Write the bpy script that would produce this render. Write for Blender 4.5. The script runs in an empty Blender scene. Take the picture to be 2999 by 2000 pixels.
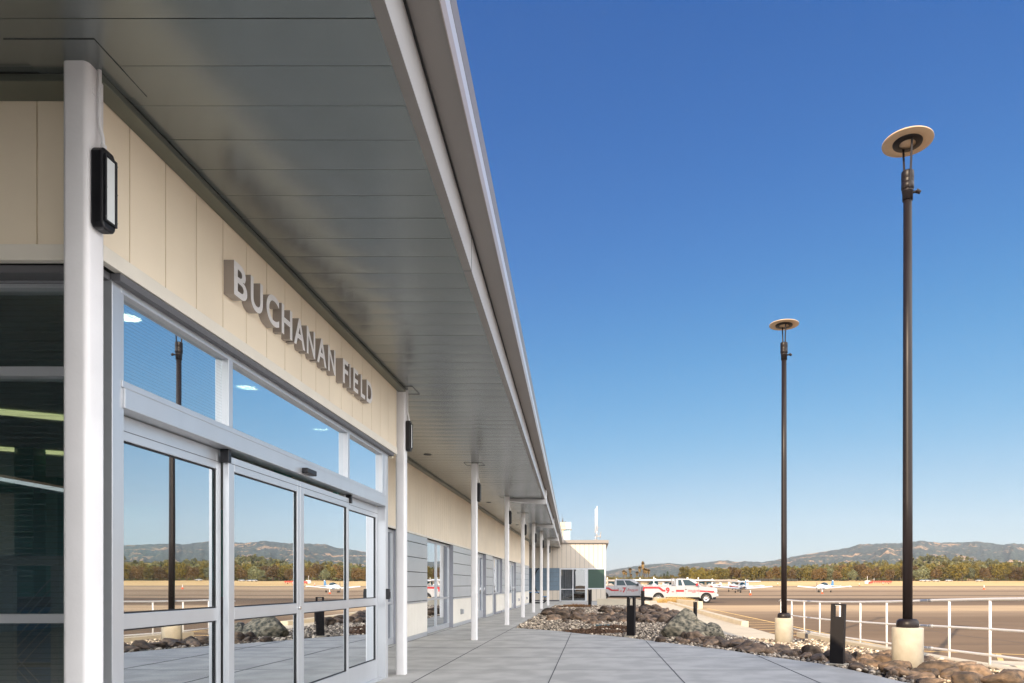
import bpy, bmesh, math, random
import numpy as np
from mathutils import Vector, Matrix, noise
random.seed(7); np.random.seed(7)
SC = bpy.context.scene
COL = SC.collection
R = math.radians
CAMZ = 1.25

# ------------------------------------------------------------------ camera, sky, sun, exposure
cam_d = bpy.data.cameras.new("camera"); cam = bpy.data.objects.new("camera", cam_d); COL.objects.link(cam)
cam.location = (0, 0, CAMZ); cam.rotation_euler = (R(90), 0, 0)
cam_d.lens = 24.0; cam_d.sensor_width = 36.0
cam_d.shift_x = -(1738 - 1499.5) / 2999.0
cam_d.shift_y = (1711 - 1000) / 2999.0
cam_d.clip_start = 0.05; cam_d.clip_end = 30000
SC.camera = cam
SC.render.resolution_x = 1024; SC.render.resolution_y = 683

SUNDIR = Vector((-.59, -1.0, .55)).normalized()
world = bpy.data.worlds.new("World"); SC.world = world; world.use_nodes = True
nt = world.node_tree; nt.nodes.clear()
wo = nt.nodes.new("ShaderNodeOutputWorld"); bg = nt.nodes.new("ShaderNodeBackground")
sky = nt.nodes.new("ShaderNodeTexSky"); sky.sky_type = 'NISHITA'; sky.sun_disc = False
sky.sun_elevation = math.asin(SUNDIR.z); sky.sun_rotation = math.atan2(SUNDIR.x, SUNDIR.y) % (2 * math.pi)
sky.air_density = 1.0; sky.dust_density = 0.35; sky.ozone_density = 2.5; sky.altitude = 0
bg.inputs[1].default_value = 0.075
def vsc(k):
    v = nt.nodes.new('ShaderNodeVectorMath'); v.operation = 'SCALE'; v.inputs['Scale'].default_value = k; return v
v1 = vsc(1 / 8); v2 = vsc(8); cv = nt.nodes.new('ShaderNodeRGBCurve')      # deepens the blue overhead, as a polarised clear sky
for ch, pts in enumerate((((0, 0), (.12, .009), (.30, .085), (.55, .25), (1, .46)), ((0, 0), (.2, .088), (.45, .24), (.75, .38), (1, .475)), ((0, 0), (.35, .30), (.7, .46), (1, .54)))):
    c = cv.mapping.curves[ch]; c.points[0].location = pts[0]; c.points[1].location = pts[-1]
    for p in pts[1:-1]: c.points.new(*p)
cv.mapping.update()
nt.links.new(sky.outputs[0], v1.inputs[0]); nt.links.new(v1.outputs[0], cv.inputs['Color']); nt.links.new(cv.outputs[0], v2.inputs[0])
# added bright, pale sky right of and behind the viewer, lifting the shaded side
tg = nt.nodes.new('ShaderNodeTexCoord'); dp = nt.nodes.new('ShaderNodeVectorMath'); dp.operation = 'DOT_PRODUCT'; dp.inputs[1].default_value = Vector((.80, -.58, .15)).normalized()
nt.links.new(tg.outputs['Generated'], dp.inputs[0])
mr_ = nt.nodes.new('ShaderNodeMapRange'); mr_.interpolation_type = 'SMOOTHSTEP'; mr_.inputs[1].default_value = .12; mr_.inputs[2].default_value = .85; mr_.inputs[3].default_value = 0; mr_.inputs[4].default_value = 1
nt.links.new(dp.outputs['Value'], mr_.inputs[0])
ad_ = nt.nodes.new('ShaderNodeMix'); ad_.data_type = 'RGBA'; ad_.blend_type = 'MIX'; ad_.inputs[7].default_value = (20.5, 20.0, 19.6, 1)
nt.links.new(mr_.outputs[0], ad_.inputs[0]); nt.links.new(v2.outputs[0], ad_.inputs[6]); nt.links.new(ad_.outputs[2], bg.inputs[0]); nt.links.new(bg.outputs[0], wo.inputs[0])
sun_d = bpy.data.lights.new("sun", 'SUN'); sun_d.energy = 3.1; sun_d.angle = R(0.5); sun_d.color = (1.0, .80, .56)
sun = bpy.data.objects.new("sun", sun_d); COL.objects.link(sun)
sun.rotation_euler = (-SUNDIR).to_track_quat('-Z', 'Y').to_euler(); sun.location = (-60, -90, 60)
SC.view_settings.view_transform = 'Standard'; SC.view_settings.look = 'None'
SC.view_settings.gamma = 1; SC.view_settings.exposure = 1.32
SC.cycles.max_bounces = 10; SC.cycles.transparent_max_bounces = 16; SC.cycles.volume_bounces = 0
SC.cycles.glossy_bounces = 5; SC.cycles.diffuse_bounces = 5

# ------------------------------------------------------------------ materials
def mat(name, col, rough=.6, metal=0, var=0., vscale=4., bump=0., bscale=20., col2=None, coat=0., spec=.5,
        stretch=(1, 1, 1), rnd=0., island=False, emit=None, estr=0, detail=6, lo=.3, hi=.7, rvar=0.):
    m = bpy.data.materials.new(name); m.use_nodes = True
    t = m.node_tree; N = t.nodes; L = t.links
    p = N["Principled BSDF"]
    p.inputs["Roughness"].default_value = rough; p.inputs["Metallic"].default_value = metal
    p.inputs["Specular IOR Level"].default_value = spec
    if coat: p.inputs["Coat Weight"].default_value = coat; p.inputs["Coat Roughness"].default_value = .08
    c = (*col, 1); p.inputs["Base Color"].default_value = c
    src = None
    if var or col2 or bump or rvar:
        tc = N.new("ShaderNodeTexCoord"); mp = N.new("ShaderNodeMapping"); mp.inputs["Scale"].default_value = stretch
        L.new(tc.outputs["Object"], mp.inputs[0])
    if var or col2:
        n = N.new("ShaderNodeTexNoise"); n.inputs["Scale"].default_value = vscale; n.inputs["Detail"].default_value = detail
        L.new(mp.outputs[0], n.inputs["Vector"])
        r = N.new("ShaderNodeValToRGB"); r.color_ramp.elements[0].position = lo; r.color_ramp.elements[1].position = hi
        if col2: a, b = col, col2
        else: a = [x * (1 - var) for x in col]; b = [min(1, x * (1 + var)) for x in col]
        r.color_ramp.elements[0].color = (*a, 1); r.color_ramp.elements[1].color = (*b, 1)
        L.new(n.outputs["Fac"], r.inputs[0]); src = r.outputs[0]
    if rnd or island:
        if island:
            g = N.new("ShaderNodeNewGeometry"); o = g.outputs["Random Per Island"]
        else:
            g = N.new("ShaderNodeObjectInfo"); o = g.outputs["Random"]
        mr = N.new("ShaderNodeMapRange"); mr.inputs[3].default_value = 1 - rnd; mr.inputs[4].default_value = 1 + rnd
        L.new(o, mr.inputs[0])
        hs = N.new("ShaderNodeHueSaturation")
        if src: L.new(src, hs.inputs["Color"])
        else: hs.inputs["Color"].default_value = c
        L.new(mr.outputs[0], hs.inputs["Value"]); src = hs.outputs[0]
    if src: L.new(src, p.inputs["Base Color"])
    if rvar:
        n2 = N.new("ShaderNodeTexNoise"); n2.inputs["Scale"].default_value = vscale * .6; L.new(mp.outputs[0], n2.inputs["Vector"])
        m2 = N.new("ShaderNodeMapRange"); m2.inputs[3].default_value = rough - rvar; m2.inputs[4].default_value = rough + rvar
        L.new(n2.outputs["Fac"], m2.inputs[0]); L.new(m2.outputs[0], p.inputs["Roughness"])
    if bump:
        n = N.new("ShaderNodeTexNoise"); n.inputs["Scale"].default_value = bscale; n.inputs["Detail"].default_value = 8
        L.new(mp.outputs[0], n.inputs["Vector"])
        b = N.new("ShaderNodeBump"); b.inputs["Strength"].default_value = bump; b.inputs["Distance"].default_value = .02
        L.new(n.outputs["Fac"], b.inputs["Height"]); L.new(b.outputs[0], p.inputs["Normal"])
    if emit: p.inputs["Emission Color"].default_value = (*emit, 1); p.inputs["Emission Strength"].default_value = estr
    return m

def glass(name, tint, refl_lo, refl_hi, lines=0., lstr=.26):
    m = bpy.data.materials.new(name); m.use_nodes = True; t = m.node_tree; N = t.nodes; L = t.links; N.clear()
    o = N.new("ShaderNodeOutputMaterial"); mx = N.new("ShaderNodeMixShader"); tr = N.new("ShaderNodeBsdfTransparent")
    gl = N.new("ShaderNodeBsdfGlossy"); gl.inputs["Roughness"].default_value = .0; gl.inputs["Color"].default_value = (.93, .97, 1, 1)
    tr.inputs[0].default_value = (*tint, 1)
    lw = N.new("ShaderNodeLayerWeight"); lw.inputs[0].default_value = .5
    mr = N.new("ShaderNodeMapRange"); mr.inputs[3].default_value = refl_lo; mr.inputs[4].default_value = refl_hi
    L.new(lw.outputs["Facing"], mr.inputs[0]); L.new(mr.outputs[0], mx.inputs[0])
    tc = N.new("ShaderNodeTexCoord")
    n = N.new("ShaderNodeTexNoise"); n.inputs["Scale"].default_value = .55; n.inputs["Detail"].default_value = 1
    L.new(tc.outputs["Object"], n.inputs["Vector"])
    b = N.new("ShaderNodeBump"); b.inputs["Strength"].default_value = .05; b.inputs["Distance"].default_value = .05
    L.new(n.outputs["Fac"], b.inputs["Height"]); L.new(b.outputs[0], gl.inputs["Normal"])
    L.new(tr.outputs[0], mx.inputs[1]); L.new(gl.outputs[0], mx.inputs[2])
    out = mx.outputs[0]
    if lines:
        sp = N.new("ShaderNodeSeparateXYZ"); L.new(tc.outputs["Object"], sp.inputs[0])
        mm = N.new("ShaderNodeMath"); mm.operation = 'MODULO'; mm.inputs[1].default_value = lines
        aa = N.new("ShaderNodeMath"); aa.operation = 'ADD'; aa.inputs[1].default_value = 50
        L.new(sp.outputs[2], aa.inputs[0]); L.new(aa.outputs[0], mm.inputs[0])
        lt = N.new("ShaderNodeMath"); lt.operation = 'LESS_THAN'; lt.inputs[1].default_value = lines * .16; L.new(mm.outputs[0], lt.inputs[0])
        df = N.new("ShaderNodeBsdfDiffuse"); df.inputs[0].default_value = (.16, .17, .18, 1)
        m3 = N.new("ShaderNodeMixShader"); ml = N.new("ShaderNodeMath"); ml.operation = 'MULTIPLY'; ml.inputs[1].default_value = lstr
        L.new(lt.outputs[0], ml.inputs[0]); L.new(ml.outputs[0], m3.inputs[0]); L.new(out, m3.inputs[1]); L.new(df.outputs[0], m3.inputs[2]); out = m3.outputs[0]
    L.new(out, o.inputs[0]); return m

M = {}
M['cream'] = mat('cream_metal_panel', (.88, .765, .59), .42, 0, var=.05, vscale=1.3, rvar=.06)
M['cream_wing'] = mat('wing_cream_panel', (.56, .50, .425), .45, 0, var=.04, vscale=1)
M['cream2'] = mat('cream_flashing', (.80, .75, .65), .4, 0, var=.04)
M['wains'] = mat('cream_wainscot_panel', (.78, .74, .66), .4, 0, var=.04, vscale=1.5)
M['white_paint'] = mat('white_steel_paint', (.80, .79, .80), .32, 0, var=.05, vscale=3, bump=.04, bscale=60)
M['alu'] = mat('clear_anodised_aluminium', (.56, .58, .61), .33, .55, var=.03, rvar=.05, stretch=(1, 1, .2))
M['bluepanel'] = mat('blue_grey_zinc_panel', (.56, .60, .63), .36, .6, var=.04, vscale=.8, rnd=.05)
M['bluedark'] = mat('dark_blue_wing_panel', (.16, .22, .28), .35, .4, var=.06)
M['jamb'] = mat('grey_jamb_trim', (.30, .31, .35), .45, .2)
M['soffit'] = mat('grey_green_soffit_metal', (.23, .25, .245), .24, .75, var=.06, vscale=.5, rvar=.03, stretch=(1, .5, 1))
M['trim'] = mat('olive_grey_trim', (.16, .17, .14), .35, .5, var=.05)
M['brown_trim'] = mat('taupe_roof_trim', (.26, .235, .215), .4, .35, var=.05, vscale=1)
M['fascia'] = mat('pale_grey_fascia', (.62, .62, .63), .28, .3, var=.03)
M['gutter'] = mat('taupe_gutter', (.42, .36, .31), .35, .3, var=.04)
M['dark'] = mat('black_gap', (.012, .012, .014), .6)
M['grey_under'] = mat('dark_grey_lintel', (.12, .12, .13), .5)
M['black'] = mat('black_powder_coat', (.008, .008, .011), .42, 0, var=.15, vscale=9)
M['bronze'] = mat('dark_bronze_paint', (.016, .012, .013), .42, .1, var=.1, vscale=6, spec=.3)
M['bollard'] = mat('black_bollard_paint', (.010, .008, .009), .55, 0, var=.12, spec=.22)
M['conc'] = mat('plaza_concrete', (.42, .41, .39), .7, 0, var=.12, vscale=1.9, bump=.12, bscale=90, detail=12, lo=.40, hi=.60)
M['conc_lit'] = mat('pale_walk_concrete', (.50, .44, .345), .8, 0, var=.10, vscale=1.5, bump=.1, bscale=60)
M['joint'] = mat('concrete_joint', (.09, .09, .095), .9)
M['joint2'] = mat('tooled_concrete_joint', (.22, .23, .235), .9)
M['pedestal'] = mat('cast_concrete', (.42, .375, .30), .8, 0, var=.12, vscale=5, bump=.25, bscale=45)
M['dirt'] = mat('bed_soil', (.07, .055, .045), .95, 0, var=.3, vscale=5, bump=.5)
M['pebble'] = mat('river_pebbles', (.13, .10, .078), .65, 0, col2=(.66, .55, .42), vscale=9, rnd=.7, island=True, lo=.4, hi=.62)
M['rock'] = mat('brown_grey_cobble', (.048, .038, .031), .8, 0, col2=(.25, .165, .105), vscale=1.8, rnd=.6, bump=.8, bscale=9, detail=10)
M['boulder'] = mat('green_grey_boulder', (.045, .046, .036), .8, 0, col2=(.36, .31, .22), vscale=5.5, bump=1.0, bscale=7, detail=14, lo=.36, hi=.68)
M['mulch'] = mat('dry_brown_mulch', (.10, .055, .032), .95, rnd=.5, island=True)
M['drygrass'] = mat('dry_golden_grass', (.48, .32, .12), .9, rnd=.3, island=True)
M['yellow'] = mat('faded_yellow_paint', (.72, .47, .17), .7, 0, var=.2, vscale=6)
M['yellow2'] = mat('bright_yellow_paint', (.80, .60, .03), .6)
M['rail'] = mat('white_rail_paint', (.70, .69, .70), .35, coat=.2)
M['white'] = mat('white_vehicle_paint', (.37, .37, .39), .35, 0, coat=.6, var=.03)
M['air_white'] = mat('white_aircraft_paint', (.80, .80, .80), .3, 0, coat=.5)
M['silver'] = mat('silver_lower_paint', (.50, .47, .42), .35, .2, coat=.5)
M['red'] = mat('red_stripe_paint', (.36, .010, .018), .4)
M['blue'] = mat('blue_aircraft_paint', (.03, .20, .42), .3, coat=.4)
M['navy'] = mat('navy_stripe', (.02, .04, .12), .35)
M['tyre'] = mat('black_tyre_rubber', (.02, .02, .02), .8)
M['chrome'] = mat('chrome', (.75, .75, .75), .2, .9)
M['vglass'] = mat('dark_vehicle_glass', (.01, .03, .04), .08, 0, spec=.4)
M['orange'] = mat('orange_cone_plastic', (.75, .12, .03), .5)
M['lensw'] = mat('frosted_lens', (.75, .78, .78), .25, 0, var=.03)
M['disc'] = mat('tan_lamp_disc', (.60, .44, .29), .5, 0, var=.08, vscale=3)
M['bark'] = mat('grey_brown_bark', (.10, .07, .05), .9, 0, var=.3, vscale=8)
M['leaf'] = mat('olive_foliage', (.042, .042, .008), .8, 0, col2=(.21, .155, .022), vscale=.5, rnd=.35)
M['leaf2'] = mat('russet_foliage', (.075, .045, .014), .75, 0, col2=(.16, .095, .025), vscale=.5, rnd=.3)
M['leaf3'] = mat('grey_green_foliage', (.10, .115, .055), .75, 0, col2=(.20, .20, .10), vscale=.5, rnd=.3)
M['leafd'] = mat('dark_conifer_foliage', (.025, .045, .03), .8, 0, col2=(.05, .08, .04), vscale=.6, rnd=.3)
M['palm'] = mat('palm_fronds', (.13, .10, .03), .7, 0, col2=(.28, .17, .06), vscale=.8, rnd=.2)
M['wood_leaf'] = mat('far_wood_foliage', (.06, .07, .02), .8, 0, col2=(.15, .125, .035), vscale=.02, rnd=.45, island=True)
M['inwall'] = mat('interior_wall_paint', (.45, .50, .50), .7)
M['infloor'] = mat('interior_floor', (.10, .10, .11), .4)
M['teal'] = mat('teal_interior_panel', (.10, .36, .34), .5)
M['lamp_on'] = mat('lit_ceiling_light', (1, .95, .8), .5, emit=(1, .60, .36), estr=26.0)
M['blind'] = mat('green_window_blind', (.10, .20, .15), .6)
M['curtain'] = mat('dark_curtain', (.035, .045, .05), .8)
M['bluetop'] = mat('blue_table_coating', (.03, .16, .36), .4)
M['tower'] = mat('tower_cream', (.60, .50, .36), .6, 0, var=.04)
M['towerglass'] = mat('tower_pale_glass', (.36, .46, .52), .15, .3)
M['letter_side'] = mat('letter_return_metal', (.36, .32, .29), .45, .3)
M['letter'] = mat('brushed_silver_letter', (.86, .84, .83), .42, .3, var=.05, vscale=3, stretch=(1, 1, 6))
M['box'] = mat('grey_outlet_box', (.40, .41, .44), .4, .4)
M['teal_pipe'] = mat('teal_valve_cover', (.04, .10, .11), .6)

G_STORE = glass('reflective_storefront_glass', (.34, .50, .50), .34, 1.18, 0)
G_LINES = glass('storefront_glass_with_fine_lines', (.34, .50, .50), .34, 1.1, .022)
G_LEFT = glass('side_glass_with_fine_lines', (.72, .78, .76), .16, .8, .032, .12)
G_DARK = glass('dark_window_glass', (.10, .15, .15), .22, .98, 0)

# ------------------------------------------------------------------ object helpers
def tag(o, label=None, cat=None, group=None, kind=None):
    if label: o["label"] = label
    if cat: o["category"] = cat
    if group: o["group"] = group
    if kind: o["kind"] = kind
    return o
def empty(name, loc=(0, 0, 0), rz=0, label=None, cat=None, group=None):
    o = bpy.data.objects.new(name, None); COL.objects.link(o); o.location = loc; o.rotation_euler = (0, 0, rz)
    o.empty_display_size = .2
    return tag(o, label, cat, group)
def mesh_obj(name, me, parent=None):
    o = bpy.data.objects.new(name, me); COL.objects.link(o)
    if parent is not None: o.parent = parent
    return o
def children(o): return [c for c in bpy.data.objects if c.parent == o]
def copy_tree(o, parent=None, cmap=None):
    c = o.copy(); COL.objects.link(c)
    if parent is not None: c.parent = parent
    for ch in (cmap[o.name] if cmap else children(o)): copy_tree(ch, c, cmap)
    return c
class MB:
    def __init__(s): s.v = []; s.f = []; s.mi = []; s.smooth = []
    def add(s, vs, fs, mi=0, smooth=False):
        b = len(s.v); s.v += [tuple(x) for x in vs]
        for f in fs: s.f.append(tuple(b + i for i in f)); s.mi.append(mi); s.smooth.append(smooth)
        return s
    def box(s, x0, x1, y0, y1, z0, z1, mi=0, m=None):
        vs = [Vector(p) for p in ((x0, y0, z0), (x1, y0, z0), (x1, y1, z0), (x0, y1, z0), (x0, y0, z1), (x1, y0, z1), (x1, y1, z1), (x0, y1, z1))]
        if m: vs = [m @ p for p in vs]
        return s.add(vs, [(3, 2, 1, 0), (4, 5, 6, 7), (0, 1, 5, 4), (1, 2, 6, 5), (2, 3, 7, 6), (3, 0, 4, 7)], mi)
    def cyl(s, p0, p1, r0, r1=None, n=16, mi=0, caps=True):
        p0 = Vector(p0); p1 = Vector(p1); r1 = r0 if r1 is None else r1
        d = (p1 - p0).normalized(); a = d.orthogonal().normalized(); b = d.cross(a)
        vs = []
        for p, r in ((p0, r0), (p1, r1)):
            for i in range(n):
                t = 2 * math.pi * i / n; vs.append(p + a * (r * math.cos(t)) + b * (r * math.sin(t)))
        base = len(s.v)
        s.add(vs, [(i, (i + 1) % n, n + (i + 1) % n, n + i) for i in range(n)], mi, True)
        if caps:
            s.f.append(tuple(base + i for i in reversed(range(n)))); s.mi.append(mi); s.smooth.append(False)
            s.f.append(tuple(base + n + i for i in range(n))); s.mi.append(mi); s.smooth.append(False)
        return s
    def tube(s, pts, r, n=10, mi=0):
        pts = [Vector(p) for p in pts]; rings = []; a = None
        for i, p in enumerate(pts):
            d = (pts[min(i + 1, len(pts) - 1)] - pts[max(i - 1, 0)]).normalized()
            a = (d.orthogonal() if a is None else a - d * a.dot(d)).normalized(); b = d.cross(a)
            rr = r[i] if isinstance(r, (list, tuple)) else r
            rings.append([p + a * (rr * math.cos(2 * math.pi * k / n)) + b * (rr * math.sin(2 * math.pi * k / n)) for k in range(n)])
        return s.loft(rings, mi)
    def loft(s, rings, mi=0, smooth=True, caps=True):
        n = len(rings[0]); vs = [v for r in rings for v in r]; fs = []
        for j in range(len(rings) - 1):
            for i in range(n): fs.append((j * n + i, j * n + (i + 1) % n, (j + 1) * n + (i + 1) % n, (j + 1) * n + i))
        base = len(s.v); s.add(vs, fs, mi, smooth)
        if caps:
            s.f.append(tuple(base + i for i in reversed(range(n)))); s.mi.append(mi); s.smooth.append(False)
            s.f.append(tuple(base + (len(rings) - 1) * n + i for i in range(n))); s.mi.append(mi); s.smooth.append(False)
        return s
    def lathe(s, prof, c=(0, 0, 0), n=28, mi=0, axis='z', caps=True):
        rings = []
        for r, h in prof:
            ring = []
            for i in range(n):
                t = 2 * math.pi * i / n; x, y = r * math.cos(t), r * math.sin(t)
                ring.append(Vector((x, y, h)) + Vector(c) if axis == 'z' else (Vector((x, -h, y)) + Vector(c) if axis == 'y' else Vector((h, x, y)) + Vector(c)))
            rings.append(ring)
        return s.loft(rings, mi, caps=caps)
    def prism(s, poly, a0, a1, plane='xz', mi=0, smooth=False):
        # polygon extruded along the remaining axis from a0 to a1
        def P(u, v, w): return {'xz': (u, w, v), 'yz': (w, u, v), 'xy': (u, v, w)}[plane]
        n = len(poly); vs = [P(u, v, a0) for u, v in poly] + [P(u, v, a1) for u, v in poly]
        s.add(vs, [tuple(range(n)), tuple(reversed(range(n, 2 * n)))], mi)
        b = len(s.v) - 2 * n
        for i in range(n):
            s.f.append((b + i, b + n + i, b + n + (i + 1) % n, b + (i + 1) % n)); s.mi.append(mi); s.smooth.append(smooth)
        return s
    def build(s, name, mats, parent=None, bevel=0, loc=None, recalc=True):
        me = bpy.data.meshes.new(name); me.from_pydata(s.v, [], s.f)
        if not isinstance(mats, (list, tuple)): mats = [mats]
        for m in mats: me.materials.append(m)
        me.polygons.foreach_set("material_index", s.mi); me.polygons.foreach_set("use_smooth", s.smooth)
        if recalc or bevel:
            bm = bmesh.new(); bm.from_mesh(me)
            bmesh.ops.recalc_face_normals(bm, faces=bm.faces)
            if bevel:
                es = [e for e in bm.edges if len(e.link_faces) == 2 and e.calc_face_angle(0) > R(40)]
                bmesh.ops.bevel(bm, geom=es, offset=bevel, segments=2, affect='EDGES', profile=.5)
            bm.to_mesh(me); bm.free()
        o = mesh_obj(name, me, parent)
        if loc: o.location = loc
        return o
def np_mesh(name, V, F, mats, smooth=True, parent=None):
    me = bpy.data.meshes.new(name); nv, nf, k = len(V), len(F), F.shape[1]
    me.vertices.add(nv); me.vertices.foreach_set("co", np.asarray(V, dtype=np.float32).ravel())
    me.loops.add(nf * k); me.loops.foreach_set("vertex_index", F.astype(np.int32).ravel())
    me.polygons.add(nf); me.polygons.foreach_set("loop_start", np.arange(0, nf * k, k, dtype=np.int32))
    me.polygons.foreach_set("use_smooth", np.full(nf, smooth))
    for m in (mats if isinstance(mats, (list, tuple)) else [mats]): me.materials.append(m)
    me.update(calc_edges=True); me.validate()
    return mesh_obj(name, me, parent)
def text_mb(s, size, depth, plane_rot, font_offset=0):
    cu = bpy.data.curves.new("t", 'FONT'); cu.body = s; cu.size = size; cu.extrude = depth / 2; cu.offset = font_offset
    cu.resolution_u = 8
    o = bpy.data.objects.new("t", cu); COL.objects.link(o)
    dg = bpy.context.evaluated_depsgraph_get(); me = bpy.data.meshes.new_from_object(o.evaluated_get(dg))
    vs = np.array([v.co[:] for v in me.vertices]); fs = [tuple(p.vertices) for p in me.polygons]
    bpy.data.objects.remove(o); bpy.data.curves.remove(cu)
    return vs, fs
def inside(x, y, poly):
    c = False; n = len(poly); j = n - 1
    for i in range(n):
        xi, yi = poly[i]; xj, yj = poly[j]
        if (yi > y) != (yj > y) and x < (xj - xi) * (y - yi) / (yj - yi) + xi: c = not c
        j = i
    return c
def sstep(a, b, x):
    t = min(1, max(0, (x - a) / (b - a))); return t * t * (3 - 2 * t)

# ------------------------------------------------------------------ terrain
APRON = -.30
def gz(y):
    if y < 200: return APRON
    if y < 300: return APRON + .8 * sstep(200, 300, y)
    if y < 460: return .5 + 3.0 * (y - 300) / 160
    return 3.5 + min(8, (y - 460) * .004)
ys = [-400, -100, 0, 60, 120, 200] + list(range(210, 480, 10)) + [600, 900, 1500, 2500, 4000, 6300]
xs = [-2600, -600, -100, 0, 100, 300, 800, 2000, 5200]
mb = MB(); n = len(xs)
mb.add([(x, y, gz(y)) for y in ys for x in xs], [(j * n + i, j * n + i + 1, (j + 1) * n + i + 1, (j + 1) * n + i) for j in range(len(ys) - 1) for i in range(n - 1)], 0, True)
M['field'] = mat('dry_golden_field', (.50, .32, .115), .95, 0, col2=(.66, .47, .23), vscale=.06, stretch=(.15, 1, 1), detail=10)
tag(mb.build('ground', M['field'], recalc=False), kind='structure')
# apron sheet, asphalt tone varies in broad paving bands parallel to the terminal front
def apron_mat():
    m = bpy.data.materials.new('sealed_apron_asphalt'); m.use_nodes = True; t = m.node_tree; N = t.nodes; L = t.links
    p = N["Principled BSDF"]; p.inputs["Roughness"].default_value = .95; p.inputs["Specular IOR Level"].default_value = .05
    tc = N.new("ShaderNodeTexCoord"); sp = N.new("ShaderNodeSeparateXYZ"); L.new(tc.outputs["Object"], sp.inputs[0])
    n = N.new("ShaderNodeTexNoise"); n.inputs["Scale"].default_value = .05; n.inputs["Detail"].default_value = 3
    L.new(tc.outputs["Object"], n.inputs["Vector"])
    a = N.new("ShaderNodeMath"); a.operation = 'MULTIPLY_ADD'; a.inputs[1].default_value = 6; a.inputs[2].default_value = -3
    L.new(n.outputs["Fac"], a.inputs[0])
    b = N.new("ShaderNodeMath"); b.operation = 'ADD'; L.new(sp.outputs[1], b.inputs[0]); L.new(a.outputs[0], b.inputs[1])
    c = N.new("ShaderNodeMath"); c.operation = 'DIVIDE'; c.inputs[1].default_value = 300; L.new(b.outputs[0], c.inputs[0])
    r = N.new("ShaderNodeValToRGB"); cr = r.color_ramp
    A = (.19, .135, .093, 1); B = (.44, .32, .205, 1); C = (.30, .22, .15, 1); D = (.115, .088, .068, 1)
    for pos, col in ((0, A), (30, A), (38, C), (40, B), (49, B), (51, A), (74, D), (76, C), (90, C), (92, D), (100, C), (140, C), (144, A), (170, C), (230, B)):
        e = cr.elements.new(pos / 300) if pos else cr.elements[0]; e.position = pos / 300; e.color = col
    cr.elements[len(cr.elements) - 1].color = (.22, .17, .12, 1)
    L.new(c.outputs[0], r.inputs[0])
    n2 = N.new("ShaderNodeTexNoise"); n2.inputs["Scale"].default_value = .6; n2.inputs["Detail"].default_value = 10
    mp = N.new("ShaderNodeMapping"); mp.inputs["Scale"].default_value = (.25, 1, 1); L.new(tc.outputs["Object"], mp.inputs[0]); L.new(mp.outputs[0], n2.inputs["Vector"])
    mr = N.new("ShaderNodeMapRange"); mr.inputs[3].default_value = .7; mr.inputs[4].default_value = 1.3; L.new(n2.outputs["Fac"], mr.inputs[0])
    hs = N.new("ShaderNodeHueSaturation"); L.new(r.outputs[0], hs.inputs["Color"]); L.new(mr.outputs[0], hs.inputs["Value"])
    L.new(hs.outputs[0], p.inputs["Base Color"])
    return m
ys2 = [y for y in ys if y <= 300]
mb = MB(); mb.add([(x, y, gz(y) + .012) for y in ys2 for x in xs], [(j * n + i, j * n + i + 1, (j + 1) * n + i + 1, (j + 1) * n + i) for j in range(len(ys2) - 1) for i in range(n - 1)], 0, True)
tag(mb.build('apron', apron_mat(), recalc=False), kind='structure')

# hills: crest heights read along the bearing
def hill_mat(name, wood, wood2, gold, scale, thr, hi=.06):
    m = bpy.data.materials.new(name); m.use_nodes = True; t = m.node_tree; N = t.nodes; L = t.links
    p = N["Principled BSDF"]; p.inputs["Roughness"].default_value = .95; p.inputs["Specular IOR Level"].default_value = .05
    tc = N.new("ShaderNodeTexCoord")
    n = N.new("ShaderNodeTexNoise"); n.inputs["Scale"].default_value = scale; n.inputs["Detail"].default_value = 12; n.inputs["Roughness"].default_value = .62
    L.new(tc.outputs["Object"], n.inputs["Vector"])
    n2 = N.new("ShaderNodeTexNoise"); n2.inputs["Scale"].default_value = scale * 8; n2.inputs["Detail"].default_value = 4
    L.new(tc.outputs["Object"], n2.inputs["Vector"])
    r2 = N.new("ShaderNodeValToRGB"); r2.color_ramp.elements[0].position = .38; r2.color_ramp.elements[1].position = .66
    r2.color_ramp.elements[0].color = (*wood, 1); r2.color_ramp.elements[1].color = (*wood2, 1); L.new(n2.outputs["Fac"], r2.inputs[0])
    ad = N.new("ShaderNodeMath"); ad.operation = 'MULTIPLY_ADD'; ad.inputs[1].default_value = .18; L.new(n2.outputs["Fac"], ad.inputs[0]); L.new(n.outputs["Fac"], ad.inputs[2])
    r = N.new("ShaderNodeMapRange"); r.inputs[1].default_value = thr; r.inputs[2].default_value = thr + hi; L.new(ad.outputs[0], r.inputs[0])
    mx = N.new("ShaderNodeMix"); mx.data_type = 'RGBA'; L.new(r.outputs[0], mx.inputs[0]); L.new(r2.outputs[0], mx.inputs[6]); mx.inputs[7].default_value = (*gold, 1)
    L.new(mx.outputs[2], p.inputs["Base Color"])
    b = N.new("ShaderNodeBump"); b.inputs["Strength"].default_value = .8; b.inputs["Distance"].default_value = 14; L.new(n2.outputs["Fac"], b.inputs["Height"]); L.new(b.outputs[0], p.inputs["Normal"])
    return m
FAR = [(600, 1640), (1200, 1655), (1500, 1672), (1780, 1672), (1796, 1668), (1859, 1658), (1895, 1653), (1961, 1648.5), (1997, 1653), (2073, 1646), (2107, 1641.7), (2132, 1641), (2157, 1646),
       (2182, 1643), (2234, 1646), (2289, 1637), (2337, 1627), (2414, 1615), (2490, 1603), (2513, 1594), (2595, 1591), (2646, 1590), (2697, 1583), (2750, 1589),
       (2818, 1588), (2861, 1585), (2941, 1595.5), (2958, 1591), (2999, 1593), (3200, 1600), (3600, 1612), (4400, 1620)]
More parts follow.
